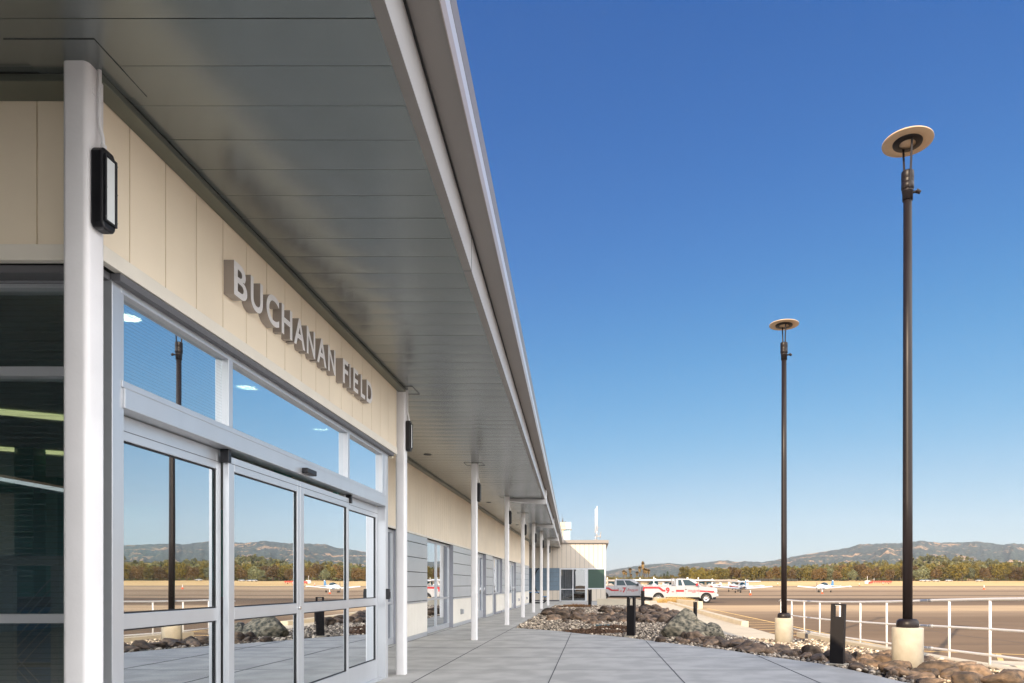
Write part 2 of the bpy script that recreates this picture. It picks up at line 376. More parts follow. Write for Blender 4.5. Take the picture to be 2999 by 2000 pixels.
MID = [(1500, 1702), (1900, 1697), (2100, 1690), (2300, 1675), (2450, 1662), (2560, 1657), (2650, 1655), (2700, 1640), (2780, 1641), (2860, 1643), (2999, 1649), (3200, 1640), (3600, 1650), (4400, 1660)]
def interp(tab, x):
    return float(np.interp(x, [a for a, _ in tab], [b for _, b in tab]))
def hillmesh(name, tab, d0, d1, z0, m, nt_=420, nd=46, rough=1., back=.25):
    V = []; t0, t1 = (tab[0][0] - 1738) / 2000, (tab[-1][0] - 1738) / 2000
    dd = list(np.linspace(d0, d1, nd)) + [d1 * (1 + back * .4), d1 * (1 + back)]
    for j, D in enumerate(dd):
        for i in range(nt_):
            t = t0 + (t1 - t0) * i / (nt_ - 1); px = 1738 + 2000 * t
            crest = CAMZ + (1711 - interp(tab, px)) / 2000 * d1
            u = (D - d0) / (d1 - d0)
            if u <= 1:
                s = u ** 1.25
                ridges = noise.fractal(Vector((t * d1 * 3.2 / d1 * 9, u * 2.2, 1.7)), 1.0, 2.0, 5)
                z = z0 + (crest - z0) * (s + .16 * ridges * math.sin(math.pi * min(1, u)) * rough)
                z += noise.noise(Vector((t * 160, u * 12, 3))) * (crest - z0) * .022 + noise.noise(Vector((t * 520, u * 60, 8))) * (crest - z0) * .018
            else: z = crest * (1 - (u - 1) * 1.5)
            V.append((t * D, D, z))
    K = len(dd); F = np.array([(j * nt_ + i, j * nt_ + i + 1, (j + 1) * nt_ + i + 1, (j + 1) * nt_ + i) for j in range(K - 1) for i in range(nt_ - 1)])
    return tag(np_mesh(name, np.array(V), F, m), kind='structure'), V
M['hillfar'] = hill_mat('far_wooded_hills', (.012, .022, .026), (.10, .115, .085), (.46, .29, .16), .006, .655, .05)
M['hillmid'] = hill_mat('golden_oak_hills', (.05, .06, .02), (.10, .10, .035), (.50, .34, .17), .012, .57, .08)
hillmesh('hills', FAR, 2600, 5000, 10, M['hillfar'], nt_=1300)
hillmesh('near_hills', MID, 560, 1250, 3.5, M['hillmid'], nt_=260, nd=24, rough=.5)
def midz(x, y):
    t = x / y; px = 1738 + 2000 * t; crest = CAMZ + (1711 - interp(MID, px)) / 2000 * 1250
    u = (y - 560) / 690; return 3.5 + (crest - 3.5) * max(0, u) ** 1.25

# ------------------------------------------------------------------ pavement, bed, walk
EDGE = [(7.0, -20), (6.6, 0), (5.2, 6.0), (4.25, 8.0), (3.96, 8.77), (3.78, 9.9), (3.56, 10.8), (2.9, 12.1), (2.6, 12.9), (1.89, 14.1), (1.17, 15.3), (.79, 16.1), (-.33, 17.3), (-.95, 18.3), (-2.27, 19.6)]
PAVE = [(-16, -20)] + EDGE + [(-2.27, 40.5), (3.1, 40.5), (3.1, 50.4), (-16, 50.4)]
BED = [(5.95, 3.0)] + EDGE[3:] + [(-2.27, 40.5), (3.4, 40.5), (3.4, 18.6), (5.95, 18.2)]
BED = [(5.95, 3.0), (5.2, 6.0)] + EDGE[3:] + [(-2.27, 40.5), (3.4, 40.5), (3.4, 18.6), (5.95, 18.2)]
def zg(x, y):
    t = sstep(2.4, 4.6, x); dep = min(.22, max(0, (y - 10) * .03)) * (1 - .7 * sstep(30, 46, y))
    return -t * dep
def slab(name, poly, z, th, m):
    bm = bmesh.new(); vs = [bm.verts.new((x, y, z)) for x, y in poly]; f = bm.faces.new(vs)
    if f.normal.z < 0: f.normal_flip()
    r = bmesh.ops.extrude_face_region(bm, geom=[f])
    for v in [g for g in r['geom'] if isinstance(g, bmesh.types.BMVert)]: v.co.z -= th
    bmesh.ops.recalc_face_normals(bm, faces=bm.faces); bmesh.ops.triangulate(bm, faces=[f for f in bm.faces if len(f.verts) > 4])
    me = bpy.data.meshes.new(name); bm.to_mesh(me); bm.free(); me.materials.append(m)
    return tag(mesh_obj(name, me), kind='structure')
slab('pavement', PAVE, 0, .2, M['conc'])
mb = MB(); mb2 = MB()
for xj in (-2.3, -.57, 1.155, 2.87, 4.6, -4.02):
    y = -10.0
    while y < 20 if xj > -2.2 else y < 50:
        ok = inside(xj, y, PAVE) and inside(xj, y + .5, PAVE)
        if ok: mb.box(xj - .007, xj + .007, y, y + .5, -.002, .004)
        y += .5
k = 0; yj = -2.0 + .35
for k in range(34):
    yj = 9.95 + (k - 7) * 1.73
    x = -6.0; x1 = None
    while x < 6:
        if inside(x, yj, PAVE) and inside(x + .25, yj, PAVE):
            (mb if k % 3 == 0 else mb2).box(x, x + .25, yj - .006, yj + .006, -.002, .003)
        x += .25
tag(mb.build('pavement_joints', M['joint']), kind='structure')
tag(mb2.build('pavement_tooled_lines', M['joint2']), kind='structure')
# bed soil
gx = np.linspace(-2.6, 6.2, 60); gy = np.linspace(2.0, 41, 130)
V = [(x, y, zg(x, y) - .055) for y in gy for x in gx]; F = []
for j in range(len(gy) - 1):
    for i in range(len(gx) - 1):
        if inside((gx[i] + gx[i + 1]) / 2, (gy[j] + gy[j + 1]) / 2, BED) or True:
            cx, cy = (gx[i] + gx[i + 1]) / 2, (gy[j] + gy[j + 1]) / 2
            if cx > 3.5 and cy > 18.8: continue
            F.append((j * len(gx) + i, j * len(gx) + i + 1, (j + 1) * len(gx) + i + 1, (j + 1) * len(gx) + i))
tag(np_mesh('planting_bed', np.array(V), np.array(F), M['dirt']), kind='structure')
# pale walk outside the bed
gy = np.linspace(18.4, 55, 60)
mb = MB()
for i in range(len(gy) - 1):
    a, b = gy[i], gy[i + 1]
    xa0, xb0 = 3.38, 3.38
    if a > 40.5: xa0 = xb0 = 3.1
    xr = 5.32
    mb.add([(xa0, a, zg(4.6, a) - .004), (xr, a, zg(4.6, a) - .004), (xr, b, zg(4.6, b) - .004), (xb0, b, zg(4.6, b) - .004),
            (xa0, a, -.4), (xr, a, -.4), (xr, b, -.4), (xb0, b, -.4)], [(0, 1, 2, 3), (1, 5, 6, 2), (0, 3, 7, 4), (0, 4, 5, 1)] if i == 0 else [(0, 1, 2, 3), (1, 5, 6, 2), (0, 3, 7, 4)])
mb.box(.95, 3.37, 50.35, 55, -.4, -.05)
tag(mb.build('walkway', M['conc_lit']), kind='structure')

def ico(sub):
    bm = bmesh.new(); bmesh.ops.create_icosphere(bm, subdivisions=sub, radius=1)
    V = np.array([v.co[:] for v in bm.verts]); F = np.array([[v.index for v in f.verts] for f in bm.faces]); bm.free(); return V, F
def scatter(name, pts, sizes, m, sub, parent=None, flat=.6, jit=.16, smooth=True):
    V0, F0 = ico(sub); n = len(pts); nv = len(V0)
    pts = np.array(pts); sizes = np.array(sizes)
    out = np.empty((n, nv, 3)); sc = np.stack([np.random.uniform(.75, 1.35, n), np.random.uniform(.7, 1.1, n), np.random.uniform(flat * .7, flat * 1.3, n)], 1) * sizes[:, None]
    a = np.random.uniform(0, 6.283, n); ca, sa = np.cos(a), np.sin(a)
    tl = np.random.normal(0, .25, (n, 2))
    P = V0[None] * (1 + np.random.normal(0, jit, (n, nv, 1))) * sc[:, None, :]
    x, y, z = P[..., 0], P[..., 1], P[..., 2]
    z = z + x * tl[:, :1] + y * tl[:, 1:]
    out[..., 0] = x * ca[:, None] - y * sa[:, None]; out[..., 1] = x * sa[:, None] + y * ca[:, None]; out[..., 2] = z
    out += pts[:, None, :]
    F = (F0[None] + (np.arange(n) * nv)[:, None, None]).reshape(-1, 3)
    return np_mesh(name, out.reshape(-1, 3), F, m, smooth, parent)
MULCH = [(.0, 17.9, .9, .75), (-1.0, 37.5, 1.3, 1.0), (.6, 19.5, .6, .5)]
def sample(n, rect, smin, smax, poly=BED, layers=1):
    P = []; S = []
    x0, x1, y0, y1 = rect
    while len(P) < n:
        x = random.uniform(x0, x1); y = random.uniform(y0, y1)
        if not inside(x, y, poly) or any(((x - a) / c) ** 2 + ((y - b) / d) ** 2 < 1 for a, b, c, d in MULCH): continue
        s = random.uniform(smin, smax) * (1.0 if random.random() > .06 else 1.5)
        P.append((x, y, zg(x, y) - .03 + random.uniform(0, .045))); S.append(s)
    return P, S
P1, S1 = sample(7600, (-2.3, 6, 5.5, 22), .020, .048)
P2, S2 = sample(9000, (-2.3, 3.4, 21, 40.5), .03, .062)
gr = scatter('gravel', P1 + P2, S1 + S2, M['pebble'], 1, jit=.07)
tag(gr, 'cream and grey river pebbles filling the planting bed beside the plaza', 'gravel', kind='stuff')
# mulch and dry growth tufts
mb = MB()
for (a, b, c, d) in MULCH:
    for _ in range(1500):
        r = math.sqrt(random.random()); t = random.uniform(0, 6.283); x = a + c * r * math.cos(t); y = b + d * r * math.sin(t); l = random.uniform(.03, .09)
        if not inside(x, y, BED): continue
        q = Vector((random.uniform(-1, 1), random.uniform(-1, 1), random.uniform(-.1, .6))).normalized() * l
        w = q.orthogonal().normalized() * l * .18; o = Vector((x, y, zg(x, y) - .03 + .06 * (1 - r) + random.random() * .03))
        mb.add([o - w, o + w, o + q + w, o + q - w], [(0, 1, 2, 3)])
tag(mb.build('mulch', M['mulch'], recalc=False), 'dark brown bark mulch in patches among the river pebbles', 'mulch', kind='stuff')

# rocks
def rock_mesh(seed, m, sub=4, rough=.44, angular=0., facet=.7):
    V, F = ico(sub); rs = np.random.RandomState(seed); off = Vector(rs.uniform(-50, 50, 3)); out = []
    planes = [(Vector(rs.normal(size=3)).normalized(), rs.uniform(.62, .9)) for _ in range(9)]
    for v in V:
        p = Vector(v); d = 1 + rough * noise.noise(p * .9 + off) * 1.6 + rough * .35 * noise.noise(p * 3.1 + off) + rough * .12 * noise.noise(p * 8 + off)
        p = p * d
        for nrm, h in planes:
            e = p.dot(nrm) - h
            if e > 0: p -= nrm * e * (facet + angular)
        out.append(p)
    me_o = np_mesh('rock', np.array([q[:] for q in out]), F, m); me = me_o.data; bpy.data.objects.remove(me_o); return me
ROCKS = [rock_mesh(s, M['rock'], 4) for s in range(8)]
def place_rock(x, y, s, label, group, flat=.7, k=None, z=None):
    o = bpy.data.objects.new('rock', ROCKS[random.randrange(8) if k is None else k]); COL.objects.link(o)
    o.scale = (s * random.uniform(.9, 1.35), s * random.uniform(.8, 1.1), s * flat * random.uniform(.85, 1.15))
    o.rotation_euler = (random.uniform(-.25, .25), random.uniform(-.25, .25), random.uniform(0, 6.28))
    o.location = (x, y, (zg(x, y) if z is None else z) + s * flat * .42 - .03)
    return tag(o, label, 'rock', group)
occupied = [(2.2, 16.2, .95)]
for x, y in ((3.8, 10.6), (.9, 16.3), (2.53, 35), (3.2, 22), (-.2, 38), (4.74, 10.26), (4.74, 17.0)): occupied.append((x, y, .30))
def cluster(n, fn, smin, smax, label, group, over=.72):
    c = 0; tries = 0
    while c < n and tries < 6000:
        tries += 1; x, y = fn(); s = random.uniform(smin, smax)
        if not inside(x, y, BED) and not (x > 5 and x < 5.9 and y < 18): continue
        if any((x - a) ** 2 + (y - b) ** 2 < (over * (s + r)) ** 2 for a, b, r in occupied): continue
        occupied.append((x, y, s)); place_rock(x, y, s, label, group); c += 1
def along(pts, w):
    def f():
        k = random.randrange(len(pts) - 1); t = random.random()
        x = pts[k][0] + (pts[k + 1][0] - pts[k][0]) * t; y = pts[k][1] + (pts[k + 1][1] - pts[k][1]) * t
        return x + random.gauss(0, w), y + random.gauss(0, w)
    return f
rect = lambda x0, x1, y0, y1: (lambda: (random.uniform(x0, x1), random.uniform(y0, y1)))
cluster(80, along([(1.9, 15.0), (2.8, 14.0), (3.4, 12.9), (4.0, 11.8), (4.5, 10.6), (4.75, 9.4), (5.0, 8.4)], .25), .10, .21, 'brown grey cobble in the long row edging the shaded plaza', 'cobbles in the row along the plaza edge')
cluster(24, rect(4.1, 5.7, 7.0, 13), .07, .17, 'tan cobble among pebbles between the near lamp pedestal and the railing kerb', 'cobbles beside the railing kerb')
cluster(105, along([(-.2, 25), (.8, 23.5), (1.6, 25), (2.6, 24), (3.0, 22)], .62), .15, .30, 'dark cobble piled in the heap behind the slotted bollard', 'cobbles of the large heap in the bed')
cluster(34, along([(.8, 30), (2.2, 31), (3.0, 27), (3.1, 36)], .5), .16, .32, 'brown cobble at the far right rim of the bed near the pale walk', 'cobbles at the far rim of the bed')
cluster(8, rect(-1.9, -.5, 26.5, 30), .2, .36, 'rounded dark cobble at the left of the bed near the columns', 'cobbles beside the colonnade')
bo = bpy.data.objects.new('boulder', rock_mesh(77, M['boulder'], 5, .34, .3, .5)); COL.objects.link(bo)
bo.scale = (.62, .48, .44); bo.location = (2.16, 16.3, .13); bo.rotation_euler = (.1, .12, .5)
tag(bo, 'large craggy green grey boulder rising above the pebbles beside the plaza', 'boulder')
bo = bpy.data.objects.new('boulder', rock_mesh(78, M['boulder'], 4, .3, .3, .5)); COL.objects.link(bo)
bo.scale = (.34, .34, .27); bo.location = (2.86, 16.2, .05)
tag(bo, 'smaller tan boulder leaning on the right flank of the large craggy one', 'boulder')
mb = MB(); mb.box(-.28, .28, -.16, .16, 0, .07); o = mb.build('valve_cover', M['teal_pipe'], bevel=.01); o.location = (.35, 20.4, -.03)
tag(o, 'flat teal valve cover lying in the pebbles behind the slotted bollard', 'valve cover')
# dry golden bush near truck
mb = MB()
for _ in range(2600):
    a = random.uniform(0, 6.283); r = random.random() ** .5; x = .95 * r * math.cos(a); y = .45 * r * math.sin(a)
    l = random.uniform(.25, .62) * (1.05 - r * .5); q = Vector((x * .5 + random.gauss(0, .15), y * .5 + random.gauss(0, .15), 1)).normalized() * l
    w = Vector((random.uniform(-1, 1), random.uniform(-1, 1), 0)).normalized() * .012
    mb.add([(x - w.x, y - w.y, 0), (x + w.x, y + w.y, 0), Vector((x, y, 0)) + q], [(0, 1, 2)])
o = mb.build('grass_tussock', M['drygrass'], recalc=False); o.location = (5.9, 49, -.1); o.scale = (1.35, 1, 1.05)
tag(o, 'golden dry grass tussock in front of the truck rear wheel', 'plant')
mb = MB()
for _ in range(900):
    a = random.uniform(0, 6.283); r = random.random() ** .5; x = .7 * r * math.cos(a); y = .4 * r * math.sin(a)
    q = Vector((x * .6, y * .6, .5)).normalized() * random.uniform(.1, .25); w = Vector((random.uniform(-1, 1), random.uniform(-1, 1), 0)).normalized() * .014
    mb.add([(x - w.x, y - w.y, 0), (x + w.x, y + w.y, 0), Vector((x, y, 0)) + q], [(0, 1, 2)])
M['rust'] = mat('rust_brown_plant', (.26, .13, .05), .9, rnd=.4, island=True)
o = mb.build('groundcover_plant', M['rust'], recalc=False); o.location = (-.9, 37.5, -.02)
tag(o, 'low rusty orange dry plant in the pebbles before the wing door', 'plant')

# kerbs and low walls
def wallpoly(name, pts, w, zt, zb, m, label, cat='low wall'):
    # pts centre line, zt list of top heights
    mb = MB(); rings = []
    for i, (x, y) in enumerate(pts):
        a = Vector(pts[max(0, i - 1)]); b = Vector(pts[min(len(pts) - 1, i + 1)]); d = (b - a).normalized(); nrm = Vector((-d.y, d.x)) * w / 2
        rings.append([(x + nrm.x, y + nrm.y, zb), (x - nrm.x, y - nrm.y, zb), (x - nrm.x, y - nrm.y, zt[i]), (x + nrm.x, y + nrm.y, zt[i])])
    mb.loft([[Vector(p) for p in r] for r in rings], smooth=False)
    return tag(mb.build(name, m, bevel=.012), label, cat)
wallpoly('kerb_wall', [(6.1, 4), (6.1, 9), (6.1, 12), (6.1, 16), (6.1, 20.0)], .30, [.09, .05, -.02, -.09, -.14], -.4, M['conc_lit'], 'pale concrete kerb wall under the white railing')
wallpoly('kerb_wall', [(5.42, 24.4), (5.42, 32), (5.40, 45), (5.36, 53.9)], .26, [-.07, -.05, .02, .03], -.4, M['conc_lit'], 'long sunlit kerb wall along the outer side of the pale walk')
wallpoly('low_wall', [(.22, 41.0), (2.6, 41.0), (3.35, 41.0)], .25, [.40, .36, .20], -.2, M['conc_lit'], 'shaded grey low wall behind the bed at the wing corner')
wallpoly('low_wall', [(6.75, 43), (5.9, 50.2), (4.6, 58.6)], .3, [.17, .18, .2], -.4, M['conc_lit'], 'sunlit low retaining wall before the wheel of the nearer truck')
wallpoly('kerb_wall', [(7.3, 12.6), (9.2, 11.6), (12, 10.9)], .8, [-.19, -.17, -.17], -.4, M['conc_lit'], 'low pale kerb ramp beyond the railing on the apron')
o = MB().box(6.35, 7.2, 12.2, 12.7, -.38, -.20).build('kerb_wall', M['yellow2'], bevel=.01)
tag(o, 'bright yellow painted kerb piece behind the near lamp pedestal', 'kerb')
# yellow markings
mb = MB()
zt = APRON + .016
def line(x0, y0, x1, y1, w=.1):
    d = Vector((x1 - x0, y1 - y0)).normalized(); q = Vector((-d.y, d.x)) * w / 2
    mb.add([(x0 + q.x, y0 + q.y, zt), (x0 - q.x, y0 - q.y, zt), (x1 - q.x, y1 - q.y, zt), (x1 + q.x, y1 + q.y, zt)], [(0, 1, 2, 3)])
line(7.25, 43.5, 7.25, 15.8, .11)
y = 43.0
while y > 16:
    line(5.6 if y > 20 else 6.35, y - .12, 7.2, y + .14, .15); y -= 1.32
line(7.25, 15.8, 11, 14.2, .11); line(7.9, 13.2, 8.9, 15.0, .1); line(9.0, 12.9, 10.6, 14.3, .1)
tag(mb.build('yellow_ground_markings', M['yellow'], recalc=False), kind='structure')

mb = MB()
def crack(pts, w=.035):
    for (x0, y0), (x1, y1) in zip(pts, pts[1:]):
        d = Vector((x1 - x0, y1 - y0)).normalized(); q = Vector((-d.y, d.x)) * w / 2
        mb.add([(x0 + q.x, y0 + q.y, zt), (x0 - q.x, y0 - q.y, zt), (x1 - q.x, y1 - q.y, zt), (x1 + q.x, y1 + q.y, zt)], [(0, 1, 2, 3)])
rc = random.Random(21)
for (xa, ya, xb) in ((6.5, 17.7, 16), (8, 22.5, 24), (9, 27, 30), (7.5, 33, 30), (12, 39.5, 40), (14, 62, 60), (22, 78, 80), (10, 70, 50)):
    pts = [(xa, ya)]
    while pts[-1][0] < xb: pts.append((pts[-1][0] + rc.uniform(.8, 2.2), pts[-1][1] + rc.gauss(0, .12)))
    crack(pts)
for (xa, ya, yb) in ((11.2, 16, 34), (15.5, 20, 50), (22, 24, 60), (30, 52, 90)):
    pts = [(xa, ya)]
    while pts[-1][1] < yb: pts.append((pts[-1][0] + rc.gauss(0, .12), pts[-1][1] + rc.uniform(.8, 2.2)))
    crack(pts)
tag(mb.build('apron_crack_seals', M['joint'], recalc=False), kind='structure')

# ------------------------------------------------------------------ the terminal
def edge(d): return -.935 - .031 * d            # soffit outer edge
ZS = CAMZ + 2.70; ZF = CAMZ + 2.993; ZR = CAMZ + 3.325
Y0, Y1 = -16.0, 50.25
T = empty('terminal_building', (-4, 9, 0), 0, 'long single storey airport terminal with deep metal canopy and cream panels', 'building')
TI = Matrix.Translation((4, -9, 0))
def tb(mb, name, m, bevel=0, parent=None, recalc=True):
    o = mb.build(name, m, bevel=bevel, recalc=recalc)
    o.data.transform(TI) if parent is None else None
    if parent is None: o.parent = T
    else: o.data.transform(TI); o.parent = parent
    return o
# soffit with narrow grooves, each panel slightly bowed
def soffit(name, y0, y1, xl):
    mb = MB(); pw = .2963; k = math.floor(y0 / pw); y = y0
    rnd_ = random.Random(3)
    while y < y1 - .01:
        ye = min(y1, (math.floor(y / pw + 1e-4) + 1) * pw)
        g = .0018; nx = 5; ny = 4; b = .0016 + rnd_.uniform(-.0007, .0016); tl = rnd_.uniform(-.0012, .0012)
        vs = []; fs = []
        for j in range(ny + 1):
            yy = y + g + (ye - y - 2 * g) * j / ny
            for i in range(nx + 1):
                xx = xl + (edge(yy) - xl) * i / nx
                vs.append((xx, yy, ZS - b * 4 * (j / ny) * (1 - j / ny) + tl * (j / ny - .5) + .0011 * math.sin(xx * 1.7 + yy * 3.1)))
        for j in range(ny):
            for i in range(nx): a = j * (nx + 1) + i; fs.append((a, a + nx + 1, a + nx + 2, a + 1))
        mb.add(vs, fs, 0, True)
        # groove sides
        for yy, s in ((y + g, 1), (ye - g, -1)):
            mb.add([(xl, yy, ZS), (edge(yy), yy, ZS), (edge(yy), yy, ZS + .03), (xl, yy, ZS + .03)], [(0, 1, 2, 3)], 1)
        y = ye
    mb.add([(xl, y0, ZS + .03), (edge(y0), y0, ZS + .03), (edge(y1), y1, ZS + .03), (xl, y1, ZS + .03)], [(0, 1, 2, 3)], 1)
    return tb(mb, name, [M['soffit'], M['trim']], recalc=False)
soffit('soffit', Y0, 13 * .2963, -14.5); soffit('soffit', 13 * .2963, Y1, -4.5)
# edge beam, overhang, fascia: profiles swept along the tapering edge
def sweep(name, prof, y0, y1, m, bevel=0):
    mb = MB(); rings = [[Vector((edge(y) + u, y, z)) for u, z in prof] for y in (y0, y1)]
    mb.loft(rings, smooth=False); return tb(mb, name, m, bevel)
sweep('soffit_border', [(0.0, ZS - .004), (.067, ZS - .004), (.067, ZS + .004), (0, ZS + .004)], Y0, Y1, M['brown_trim'])
jm = MB()
for yj in (5.87, 11.8, 17.7, 23.6, 29.5): jm.box(edge(yj) + .0, edge(yj) + .0695, yj, yj + .006, ZS - .006, ZF - .01)
tb(jm, 'fascia_joint', M['grey_under'])
sweep('edge_fascia', [(.055, ZS + .004), (.067, ZS + .004), (.067, ZF), (.055, ZF)], Y0, Y1, M['fascia'])
sweep('roof', [(-16, ZF + .02), (.251, ZF + .02), (.251, ZR), (-16, ZR)], Y0, Y1 + .6, M['brown_trim'])
sweep('shadow_gap', [(.06, ZF + .002), (.078, ZF + .002), (.078, ZF + .018), (.06, ZF + .018)], Y0, Y1, M['dark'])
sweep('gutter', [(.252, ZF - .006), (.258, ZF - .006), (.262, ZF + .095), (.252, ZF + .095)], Y0, Y1, M['gutter'])
sweep('roof_edge', [(.252, ZF + .097), (.262, ZF + .097), (.266, ZF + .195), (.252, ZF + .195)], Y0, Y1, M['fascia'])
sweep('drip_edge', [(.252, ZF + .197), (.268, ZF + .197), (.274, ZR + .005), (.252, ZR + .005)], Y0, Y1, M['brown_trim'])
# cross beams dropping below the canopy at the far columns
for yb in (21.55, 30.75, 39.9):
    m_ = MB(); m_.prism([(-2.74, ZS - .07), (edge(yb) - .02, ZS - .16), (edge(yb) + .12, ZS - .16), (edge(yb) + .12, ZF - .002), (edge(yb) + .069, ZF - .002), (edge(yb) + .069, ZS - .01), (-2.74, ZS - .008)], yb, yb + .16)
    tb(m_, 'canopy_beam', M['fascia'], .006)
# entrance fascia wall (cream panels): side face X=-2.70, front face y=3.755
def vpanels(mb, axis, c, a0, a1, z0, z1, w, g=.008, off=0., out=1, th=.03):
    a = a0; 
    first = a0 + off if off else a0 + w
    cuts = [a0]; q = first
    while q < a1 - .02: cuts.append(q); q += w
    cuts.append(a1)
    for i in range(len(cuts) - 1):
        b0 = cuts[i] + (g / 2 if i else 0); b1 = cuts[i + 1] - (g / 2 if i < len(cuts) - 2 else 0)
        if axis == 'y': mb.box(min(c, c - out * th), max(c, c - out * th), b0, b1, z0, z1)
        else: mb.box(b0, b1, min(c, c + out * th), max(c, c + out * th), z0, z1)
ZC = CAMZ + 1.78
m_ = MB(); vpanels(m_, 'y', -2.70, 3.755, 9.36, ZC + .09, ZS - .04, .3333, off=4.975 - .3333 * 3 - 3.755 + .0)
vpanels(m_, 'x', 3.755, -14, -2.735, ZC + .09, ZS - .04, .3333, off=(-3.06 + .3333 * 40) % .3333 + 0)
tb(m_, 'fascia_panels', M['cream'])
m_ = MB(); m_.box(-14, -2.733, 3.79, 9.33, ZC + .02, ZS + .02); tb(m_, 'entrance_bulkhead', M['dark'])
m_ = MB(); m_.box(-2.74, -2.692, 3.747, 9.368, ZC, ZC + .088); m_.box(-14, -2.745, 3.747, 3.79, ZC, ZC + .088)
tb(m_, 'bottom_flashing', M['cream2'], .003)
m_ = MB(); m_.box(-4.2, -2.742, 9.31, 9.36, ZC - .05, ZS - .04); tb(m_, 'bulkhead_end', M['cream'])
m_ = MB(); m_.box(-2.698, -2.59, 3.60, 9.42, ZS - .046, ZS - .006); m_.box(-14, -2.70, 3.60, 3.753, ZS - .046, ZS - .006)
tb(m_, 'ceiling_trim', M['trim'], .004)
m_ = MB(); m_.box(-2.76, -2.702, 3.90, 9.25, ZC - .045, ZC - .004); m_.box(-14, -2.762, 3.80, 3.90, ZC - .045, ZC - .004)
tb(m_, 'lintel', M['grey_under'])
# main recessed wall
XW = -4.06
m_ = MB(); vpanels(m_, 'y', XW, 9.36, 43.0, 2.43, ZS - .04, .25, g=.007)
tb(m_, 'upper_wall_panels', M['cream'])
m_ = MB(); m_.box(XW - .5, XW - .3, 9.4, 43, .0, ZS + .02); m_.box(XW - .3, XW - .04, 9.4, 43, 2.43, ZS + .02); tb(m_, 'wall_core', M['dark'])
m_ = MB(); m_.box(XW - .02, XW + .11, 9.42, 42.99, ZS - .046, ZS - .006); tb(m_, 'ceiling_trim', M['trim'], .004)
m_ = MB(); m_.box(XW - .03, XW + .012, 9.42, 42.99, 2.385, 2.428); tb(m_, 'head_flashing', M['cream2'])
# openings on the main wall: (y0, y1, kind)
OPEN = [(12.2, 14.25, 'w'), (16.68, 19.76, 'w'), (24.0, 25.8, 'd'), (27.5, 28.6, 'd'), (28.6, 30.4, 'h'), (31.9, 33.9, 'h'), (33.9, 35.8, 'd'), (38.3, 39.6, 'd')]
def hpanels(mb, y0, y1):
    zs = [.86 + i * .335 for i in range(5)] + [2.384]
    for i in range(5): mb.box(XW - .03, XW, y0, y1, zs[i] + .008, zs[i + 1] - .008)
segs = []; y = 9.42
groups = [(12.2, 14.25), (16.68, 19.76), (24.0, 25.8), (27.5, 30.4), (31.9, 35.8), (38.3, 39.6)]
for a, b in groups: segs.append((y, a)); y = b
segs.append((y, 42.98))
for a, b in segs:
    m_ = MB(); hpanels(m_, a, b); tb(m_, 'metal_panels', M['bluepanel'])
    m_ = MB(); vpanels(m_, 'y', XW, a, b, .10, .815, .25, g=.005); tb(m_, 'wainscot', M['wains'])
    m_ = MB(); m_.box(XW - .03, XW + .02, a, b, .818, .853); m_.box(XW - .03, XW - .004, a, b, .0, .096); tb(m_, 'sill_trim', M['alu'])
for (a, b) in groups:          # jamb returns facing along the wall
    m_ = MB(); m_.box(XW - .12, XW - .001, b - .012, b - .002, 0, 2.384); m_.box(XW - .12, XW - .001, a + .002, a + .012, 0, 2.384)
    tb(m_, 'jamb_return', M['jamb'])
def frame_rect(mb, x0, x1, y0, y1, z0, z1, w, wt=None, wb=None):
    wt = w if wt is None else wt; wb = w if wb is None else wb
    mb.box(x0, x1, y0, y0 + w, z0, z1); mb.box(x0, x1, y1 - w, y1, z0, z1)
    mb.box(x0, x1, y0 + w, y1 - w, z0, z0 + wb); mb.box(x0, x1, y0 + w, y1 - w, z1 - wt, z1)
GX = XW - .11
